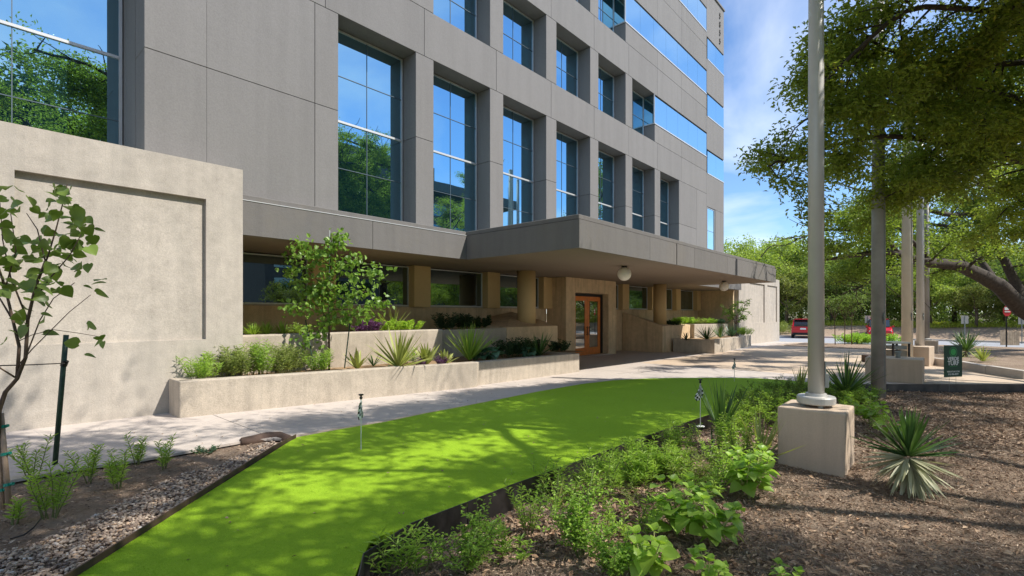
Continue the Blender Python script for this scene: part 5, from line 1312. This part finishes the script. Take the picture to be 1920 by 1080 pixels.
def ros(px, Y, z, n, L, Wd, e0, e1, kind, lab, seed, curve=(.1, .8), base='ground', trunk=0, joined=True, name='spiky_plant', group=None):
    q = onY(px, Y, z); return rosette(q, n, L, Wd, e0, e1, kind, lab, seed, name=name, curve=curve, joined=joined, trunk=trunk, cat='plant', group=group)
ros(748, 8.95, .43, 60, .88, .05, 8, 85, 'yucca_yel', 'large yellow edged spiky plant in the long planter', 101, (0, .3), joined=False)
ros(670, 9.1, .45, 16, .46, .075, 35, 80, 'yucca_yel', 'small upright broad bladed plant right of the young tree stake', 102, (.1, .6))
ros(800, 8.9, .42, 18, .56, .08, 40, 85, 'yucca_yel', 'upright striped leaves near the joint of the long planter', 103, (.1, .9))
ros(835, 8.7, .42, 12, .48, .08, 30, 80, 'yucca_yel', 'small arching striped plant at the joint of the long planter', 104, (.4, 1.2))
ros(880, 9.2, .40, 90, 1.0, .034, 30, 88, 'willow', 'tall grassy spray in the shaded planter', 105, (.1, 1.0))
ros(1012, 9.1, .36, 46, .78, .04, 10, 75, 'yucca', 'dark spiky plant near the end of the shaded planter', 106, (.1, .5))
ros(700, 9.4, .45, 10, .3, .04, 30, 70, 'yucca', 'small dark spray left of the large spiky plant', 107)
stems(onY(790, 8.85, .43), 20, .24, 1.3, 16, .06, .02, 'purple', 'small purple plant right of the large spiky plant', 110, name='purple_plant', spread=.1)
stems(onY(828, 8.6, .42), 22, .24, 1.3, 18, .06, .02, 'purple', 'purple plant at the end of the long planter', 111, name='purple_plant', spread=.1)
stems(onY(735, 8.75, .43), 12, .08, 1.6, 12, .03, .02, 'bluegreen', 'grey cushion at the foot of the large spiky plant', 112, name='ground_cover_plant', spread=.15)
stems(onY(770, 9.5, .43), 14, .34, .7, 24, .07, .022, 'broad', 'leafy plant behind the large spiky plant', 113, spread=.15)
stems(onY(690, 10.6, 1.13), 34, .34, 1.2, 26, .10, .028, 'purple', 'large purple plant in the upper planter', 114, name='purple_plant', spread=.3)
stems(onY(725, 10.8, 1.13), 26, .34, .9, 26, .09, .034, 'lime', 'yellow green leafy plant right of the purple one', 115, spread=.35)
stems(onY(770, 10.7, 1.13), 26, .32, .9, 26, .09, .034, 'lime', 'yellow green leafy plant at the corner of the upper planter', 116, spread=.3)
ros(738, 11.0, 1.13, 14, .7, .05, 35, 80, 'yucca_yel', 'spray of long blades in the upper planter', 117, (.0, .5))
for k, (px, lab) in enumerate([(475, 'green grass clump next to the wall corner'), (500, 'green grass clump in the middle of the upper planter'), (530, 'green grass clump left of the young tree')]):
    ros(px, 10.55, 1.13, 90, .34, .016, 20, 85, 'willow', lab, 120+k, (.4, 1.4), name='grass_clump', group='grass clumps in the upper planter')
stems(onY(560, 10.9, 1.13), 16, .26, .9, 22, .07, .02, 'willow', 'leafy plant behind the young tree', 124, spread=.25)
for k, (px, Y, z, h, mt, lab) in enumerate([(835, 11.4, 1.09, .5, 'darkleaf', 'dark shrub below the first ground floor window'), (870, 11.5, 1.09, .5, 'darkleaf', 'dark shrub below the second ground floor window'), (905, 11.5, 1.09, .45, 'darkleaf', 'dark shrub beside the round column'),
   (950, 9.4, .36, .55, 'darkleaf', 'dark leafy shrub in the middle of the shaded planter'), (975, 9.3, .36, .55, 'darkleaf', 'dark leafy shrub below the round column'), (1000, 9.6, .36, .5, 'darkleaf', 'dark leafy shrub behind the dark spiky plant'), (1048, 9.9, .3, .4, 'darkleaf', 'dark shrub in the corner by the entrance block')]):
    stems(onY(px, Y, z), 22, h, .8, 26, .11, .045, mt, lab, 130+k, name='shrub', spread=.3, cat='shrub', group='shrubs in the shade of the canopy')
broad_plant(onY(915, 9.0, .38), 5, .34, 1.0, 2, .30, 'bluegreen', 'plant with big round blue green leaves in the shaded planter', 140, heart=True, name='elephant_ear')
broad_plant(onY(990, 9.0, .36), 4, .34, 1.0, 2, .26, 'bluegreen', 'big leaved plant left of the dark spiky plant', 141, heart=True, name='elephant_ear')
# far planters
for k, (px, Y, z, h, mt, lab) in enumerate([(1272, 10.8, 1.0, .4, 'lime', 'yellow green plant at the near end of the raised planter'), (1290, 10.9, 1.0, .42, 'broad', 'bright leafy plant in the raised planter'), (1310, 10.9, .97, .4, 'willow_pale', 'pale leafy plant in the middle of the raised planter'), (1330, 11, .97, .36, 'broad', 'low green plant in the raised planter'), (1350, 11, .95, .3, 'bluegreen', 'grey green plant at the far end of the raised planter'), (1262, 10.9, .95, .3, 'darkleaf', 'dark plant beside the far column')]):
    stems(onY(px, Y, z), 30, h, 1.0, 22, .12, .05, mt, lab, 150+k, name='leafy_plant', spread=.4)
ros(1325, 9.15, .30, 50, .78, .045, 10, 80, 'yucca', 'dark spiky plant in the far low planter', 160, (0, .4))
ros(1350, 9.4, .28, 40, .80, .04, 30, 85, 'yucca', 'green spiky plant in the middle of the far low planter', 161, (0, .4))
ros(1372, 9.5, .26, 50, .85, .045, 20, 80, 'bluegreen', 'tallest spiky plant in the far low planter', 162, (.1, .7))
ros(1287, 9.6, .30, 20, .5, .05, 20, 80, 'darkleaf', 'small dark plant at the near end of the far low planter', 163)
stems(onY(1392, 9.7, .25), 40, .55, .7, 30, .10, .03, 'willow', 'bushy green plant at the far end of the low planter', 164, spread=.5)
ft = onY(1380, 9.75, .25); make_tree('small_tree', [ft, ft+Vector((.03,0,.6)), ft+Vector((0,0,1.2))], [.03,.025,.02], [([ft+Vector((0,0,.7)), ft+Vector((math.cos(a)*.35, math.sin(a)*.35, 1.2)), ft+Vector((math.cos(a)*.6, math.sin(a)*.6, 1.6+.1*k2))], .014, .005) for k2, a in enumerate(np.arange(0, 6.2, .9))],
   'small round headed tree in the far low planter', 170, 6, 4, 10, .45, .22, .08, .05, M['redbud_sun'], M['twig'])

# ------------------------------------------------------------------ plaza furniture beyond
c = gp(1810, 690); 
kbw = empty('kerb_wall', gp(1850, 690), 'low grey concrete kerb wall around the far mulch bed', 'wall')
kp = [gp(1752, 683), gp(1808, 691), gp(1862, 701), gp(1935, 712)]
for a, b in zip(kp[:-1], kp[1:]):
    d = (b-a).normalized(); nn = Vector((-d.y, d.x, 0)); nn = nn if nn.dot(FWD) > 0 else -nn; cc = (a+b)/2 + nn*.1
    MB().obox((cc.x, cc.y, 0), d, nn, (b-a).length/2-.006, .1, a.z-.1, a.z+.26).build('kerb_stone', M['kerb'], kbw, bevel=.012)
fb = [(kp[0].x, kp[0].y)] + [(p.x, p.y) for p in kp[1:]] + [(40, -9), (40, 1.5), (26, 2.2)]
fbx = slab_object('far_mulch_bed', [(p[0]+.15, p[1]+.05) for p in fb], .20, .3, M['mulch']); tag(fbx, kind='structure')
for k, (px, py, L, n_, lab) in enumerate([(1812, 668, .95, 70, 'tall pale yucca behind the yard sign'), (1790, 676, .5, 34, 'small green yucca right of the yard sign'), (1842, 678, .55, 40, 'wider green yucca on the low kerb wall'), (1800, 650, .7, 50, 'upright yucca at the foot of the parking sign post')]):
    q = gp(px, py, .22); rosette(q, n_, L, .045, 5, 85, 'yucca_yel' if k in (1, 2) else 'yucca', lab, 180+k, joined=True, trunk=.2 if k in (0, 3) else 0, curve=(0, .5), skirt=20 if k == 0 else 0)
# litter bin
bn = gp(1678, 672); bn = W(1678, 668, 17.0); bz = G(bn.x); br_ = empty('litter_bin', (bn.x, bn.y, bz), 'square litter bin with a dark frame and open top beside the cream pole', 'litter bin')
m = MB()
for sx in (-1, 1):
    for sy in (-1, 1):
        q = Vector((bn.x, bn.y, 0)) + RGT*.27*sx + FWD*.27*sy; m.obox((q.x, q.y, 0), RGT, FWD, .025, .025, bz, bz+.86)
m.build('frame', M['black'], br_); MB().obox((bn.x, bn.y, 0), RGT, FWD, .235, .235, bz+.08, bz+.62).build('panel', M['bin'], br_, bevel=.01)
MB().obox((bn.x, bn.y, 0), RGT, FWD, .31, .31, bz+.86, bz+.91).build('lid', M['galv'], br_); MB().obox((bn.x, bn.y, 0), RGT, FWD, .23, .23, bz+.66, bz+.78).build('liner', M['galv'], br_)
q = W(1632, 668, 19.5); MBo = MB().obox((q.x, q.y, 0), RGT, FWD, .22, .22, G(q.x), G(q.x)+.28).build('stone_block', M['rock'], None, bevel=.04); tag(MBo, 'low dark stone block at the plaza edge behind the aged grey pole', 'stone')
# staked saplings near the road and a hedge
hb = slab_object('road_side_bed', [(34.5, 3.5), (41, 3.2), (41, 8), (35, 8)], .03, .1, M['mulch']); tag(hb, kind='structure')
for k, (px, lab) in enumerate([(1566, 'leftmost thin sapling by the road'), (1584, 'middle thin sapling by the road'), (1597, 'rightmost thin sapling by the road')]):
    q = gp(px, 647); rt = q; top = q + Vector((-.25 if k == 0 else 0, 0, 2.2))
    make_tree('sapling', [q, q.lerp(top, .5), top], [.03,.025,.015], [([top-Vector((0,0,.5)), top+Vector((math.cos(a)*.5, math.sin(a)*.5, .5)), top+Vector((math.cos(a)*.8, math.sin(a)*.8, .9))], .014, .006) for a in np.arange(0, 6.2, 1.3)], lab, 190+k, 6, 4, 7, .6, .35, .13, .07, M['far2'], M['twig'], cat='sapling')
hr = np.random.default_rng(8)
for k, (px, lab) in enumerate([(1596, 'low green shrub right of the saplings'), (1610, 'second low green shrub right of the saplings'), (1624, 'low green shrub left of the aged grey pole'), (1662, 'low green shrub right of the aged grey pole')]):
    q = gp(px, 645); stems(q, 40, .75, 1.0, 26, .16, .08, 'broad', lab, 200+k, name='shrub', spread=.8, cat='shrub', group='low shrubs by the road')
q = W(1466, 630, 50); stems(Vector((q.x, q.y, -.45)), 60, 1.3, 1.0, 30, .2, .05, 'willow_pale', 'pale feathery shrub on the bank left of the red car', 210, name='shrub', spread=1.2, cat='shrub')
# traffic signs
def square_sign(px, y0, y1, yb, t, lab, w_=.34):
    c = W(px, (y0+y1)/2, t); h = (y1-y0)*t/931; zb = -.6; r_ = empty('sign_post', (c.x, c.y, zb), lab, 'sign')
    MB().tube([(c.x, c.y, zb), (c.x, c.y, c.z+h/2-.02)], .03, 8).build('post', M['galv'], r_)
    MB().obox((c.x, c.y, 0), RGT, FWD, w_, .006, c.z-h/2, c.z+h/2).build('plate', M['signback'], r_)
    p_ = r_.children[-1] if r_.children else None
square_sign(1809, 592, 607, 645, 36, 'blank back of a square grey parking sign on a thin post', .26)
square_sign(1916, 592, 608, 645, 36, 'blank back of a square grey sign cut by the right edge', .26)
square_sign(1627, 592, 606, 640, 45, 'pale sign back just left of the aged grey pole', .25)
c = W(1887, 583, 30); rs = empty('red_sign', (c.x, c.y, -.55), 'small rounded red sign with a white patch on a dark post', 'sign')
MB().tube([(c.x, c.y, -.6), (c.x, c.y, c.z+.5)], .035, 8).build('post', M['black'], rs)
vs = []; 
for k in range(8):
    a = math.pi/8 + k*math.pi/4; q = Vector((c.x, c.y, c.z)) + RGT*.26*math.cos(a) + Vector((0, 0, .34*math.sin(a))) - FWD*.05; vs.append(q)
m = MB(); m.add([tuple(v) for v in vs] + [tuple(v+FWD*.015) for v in vs], [tuple(range(8)), tuple(range(15, 7, -1))] + [(k, (k+1) % 8, 8+(k+1) % 8, 8+k) for k in range(8)]); m.build('plate', M['redsign'], rs)
q = Vector((c.x, c.y, 0)) - FWD*.06 - RGT*.05; MB().obox((q.x, q.y, 0), RGT, FWD, .12, .004, c.z+.05, c.z+.22).build('white_patch', M['white'], rs)
MB().obox((q.x+RGT.x*.05, q.y+RGT.y*.05, 0), RGT, FWD, .17, .004, c.z-.08, c.z-.02).build('white_line', M['white'], rs)
# little plank fence at the right
pf = empty('plank_fence', W(1893, 645, 34), 'short weathered plank fence at the right beside the road', 'fence')
for k in range(11):
    px = 1877 + k*3.3; c = W(px, 630, 34); hh = random.Random(k).uniform(.9, 1.02)
    MB().obox((c.x, c.y, 0), RGT, FWD, .048, .012, -.6, -.6+hh+.05).build('plank', M['plank'], pf)
for z in (-.35, .15): 
    c = W(1893, 630, 34.03); MB().obox((c.x, c.y, 0), RGT, FWD, .66, .012, z, z+.08).build('rail', M['plank'], pf)

# ------------------------------------------------------------------ cars
def car(loc, rz, label):
    root = empty('parked_car', loc, label, 'car', 'red cars parked beyond the plaza', rz=rz)
    def loft(sections, name, mat, parent, **k):
        """sections: list of (x, halfwidth, z0, z1)"""
        V, Fs = [], []
        for (x, hw, z0, z1) in sections: V += [(x,-hw*.93,z0), (x,hw*.93,z0), (x,hw,z0+(z1-z0)*.45), (x,hw*.9,z1), (x,-hw*.9,z1), (x,-hw,z0+(z1-z0)*.45)]
        n_ = 6
        for i in range(len(sections)-1):
            for j in range(n_): Fs.append((i*n_+j, i*n_+(j+1) % n_, (i+1)*n_+(j+1) % n_, (i+1)*n_+j))
        Fs += [tuple(range(n_-1, -1, -1)), tuple((len(sections)-1)*n_+j for j in range(n_))]
        m = MB(); m.add(V, Fs); me = mesh_from(name, np.concatenate(m.v), [np.array(a) for a in m.f.values()], mat, False)
        o = link(name, me, parent); b_ = o.modifiers.new('b', 'BEVEL'); b_.width = .05; b_.segments = 3; b_.limit_method = 'ANGLE'
        return o
    # x is forward, rear at x=-2.3
    body = loft([(-2.28,.86,.38,.95), (-2.2,.91,.30,1.02), (-1.2,.93,.26,1.04), (.8,.93,.26,1.02), (1.9,.90,.28,.90), (2.25,.80,.34,.72)], 'body', M['red'], root)
    cab = loft([(-2.12,.76,1.0,1.12), (-1.75,.80,1.0,1.60), (-1.2,.80,1.0,1.68), (.1,.78,1.0,1.66), (1.15,.72,.98,1.06)], 'cabin', M['carglass'], root)
    roof = MB().box(-1.95, .15, -.66, .66, 1.655, 1.70); me = mesh_from('roof', np.concatenate(roof.v), [np.array(a) for a in roof.f.values()], M['red']); o = link('roof', me, root); b_ = o.modifiers.new('b', 'BEVEL'); b_.width = .02; b_.segments = 2
    def prt(name, mat, m): me = mesh_from(name, np.concatenate(m.v), [np.array(a) for a in m.f.values()], mat); return link(name, me, root)
    for s in (-1, 1):
        prt('pillar', M['red'], MB().tube([(-2.2, s*.78, 1.02), (-1.85, s*.72, 1.62)], .05, 6))
        prt('tail_light', M['redsign'], MB().box(-2.31, -2.2, s*.84-.09, s*.84+.06 if s > 0 else s*.84+.09, .82, 1.0))
        prt('headlight', M['frame'], MB().box(2.12, 2.24, s*.66-.14, s*.66+.14, .60, .72))
        prt('wing_mirror', M['red'], MB().box(.75, .92, s*.93-.08, s*.93+.08, 1.0, 1.13))
        for x in (-1.4, 1.4):
            w_ = prt('wheel', M['tyre'], MB().tube([(x, s*.70, .34), (x, s*.92, .34)], .34, 20)); r_ = MB().tube([(x, s*.921, .34), (x, s*.93, .34)], .22, 14); me = mesh_from('rim', np.concatenate(r_.v), [np.array(a) for a in r_.f.values()], M['rim']); link('rim', me, w_)
    prt('rear_bumper', M['tyre'], MB().box(-2.34, -2.2, -.82, .82, .30, .50)); prt('number_plate', M['white'], MB().box(-2.32, -2.27, -.22, .22, .78, .92)); prt('rear_window', M['carglass'], MB().box(-2.22, -2.17, -.6, .6, 1.14, 1.2))
    return root
c = W(1507, 632.5, 43.5); car((c.x+2.0, c.y+.4, -.575), math.radians(10), 'red car seen from behind, left of the near flagpole')
c = W(1645, 632, 43.0); car((c.x+1.6, c.y, -.575), math.radians(187), 'red car half hidden behind the aged grey pole')

print('objects', len(bpy.data.objects), 'tris approx', sum(len(m.polygons) for m in bpy.data.meshes))
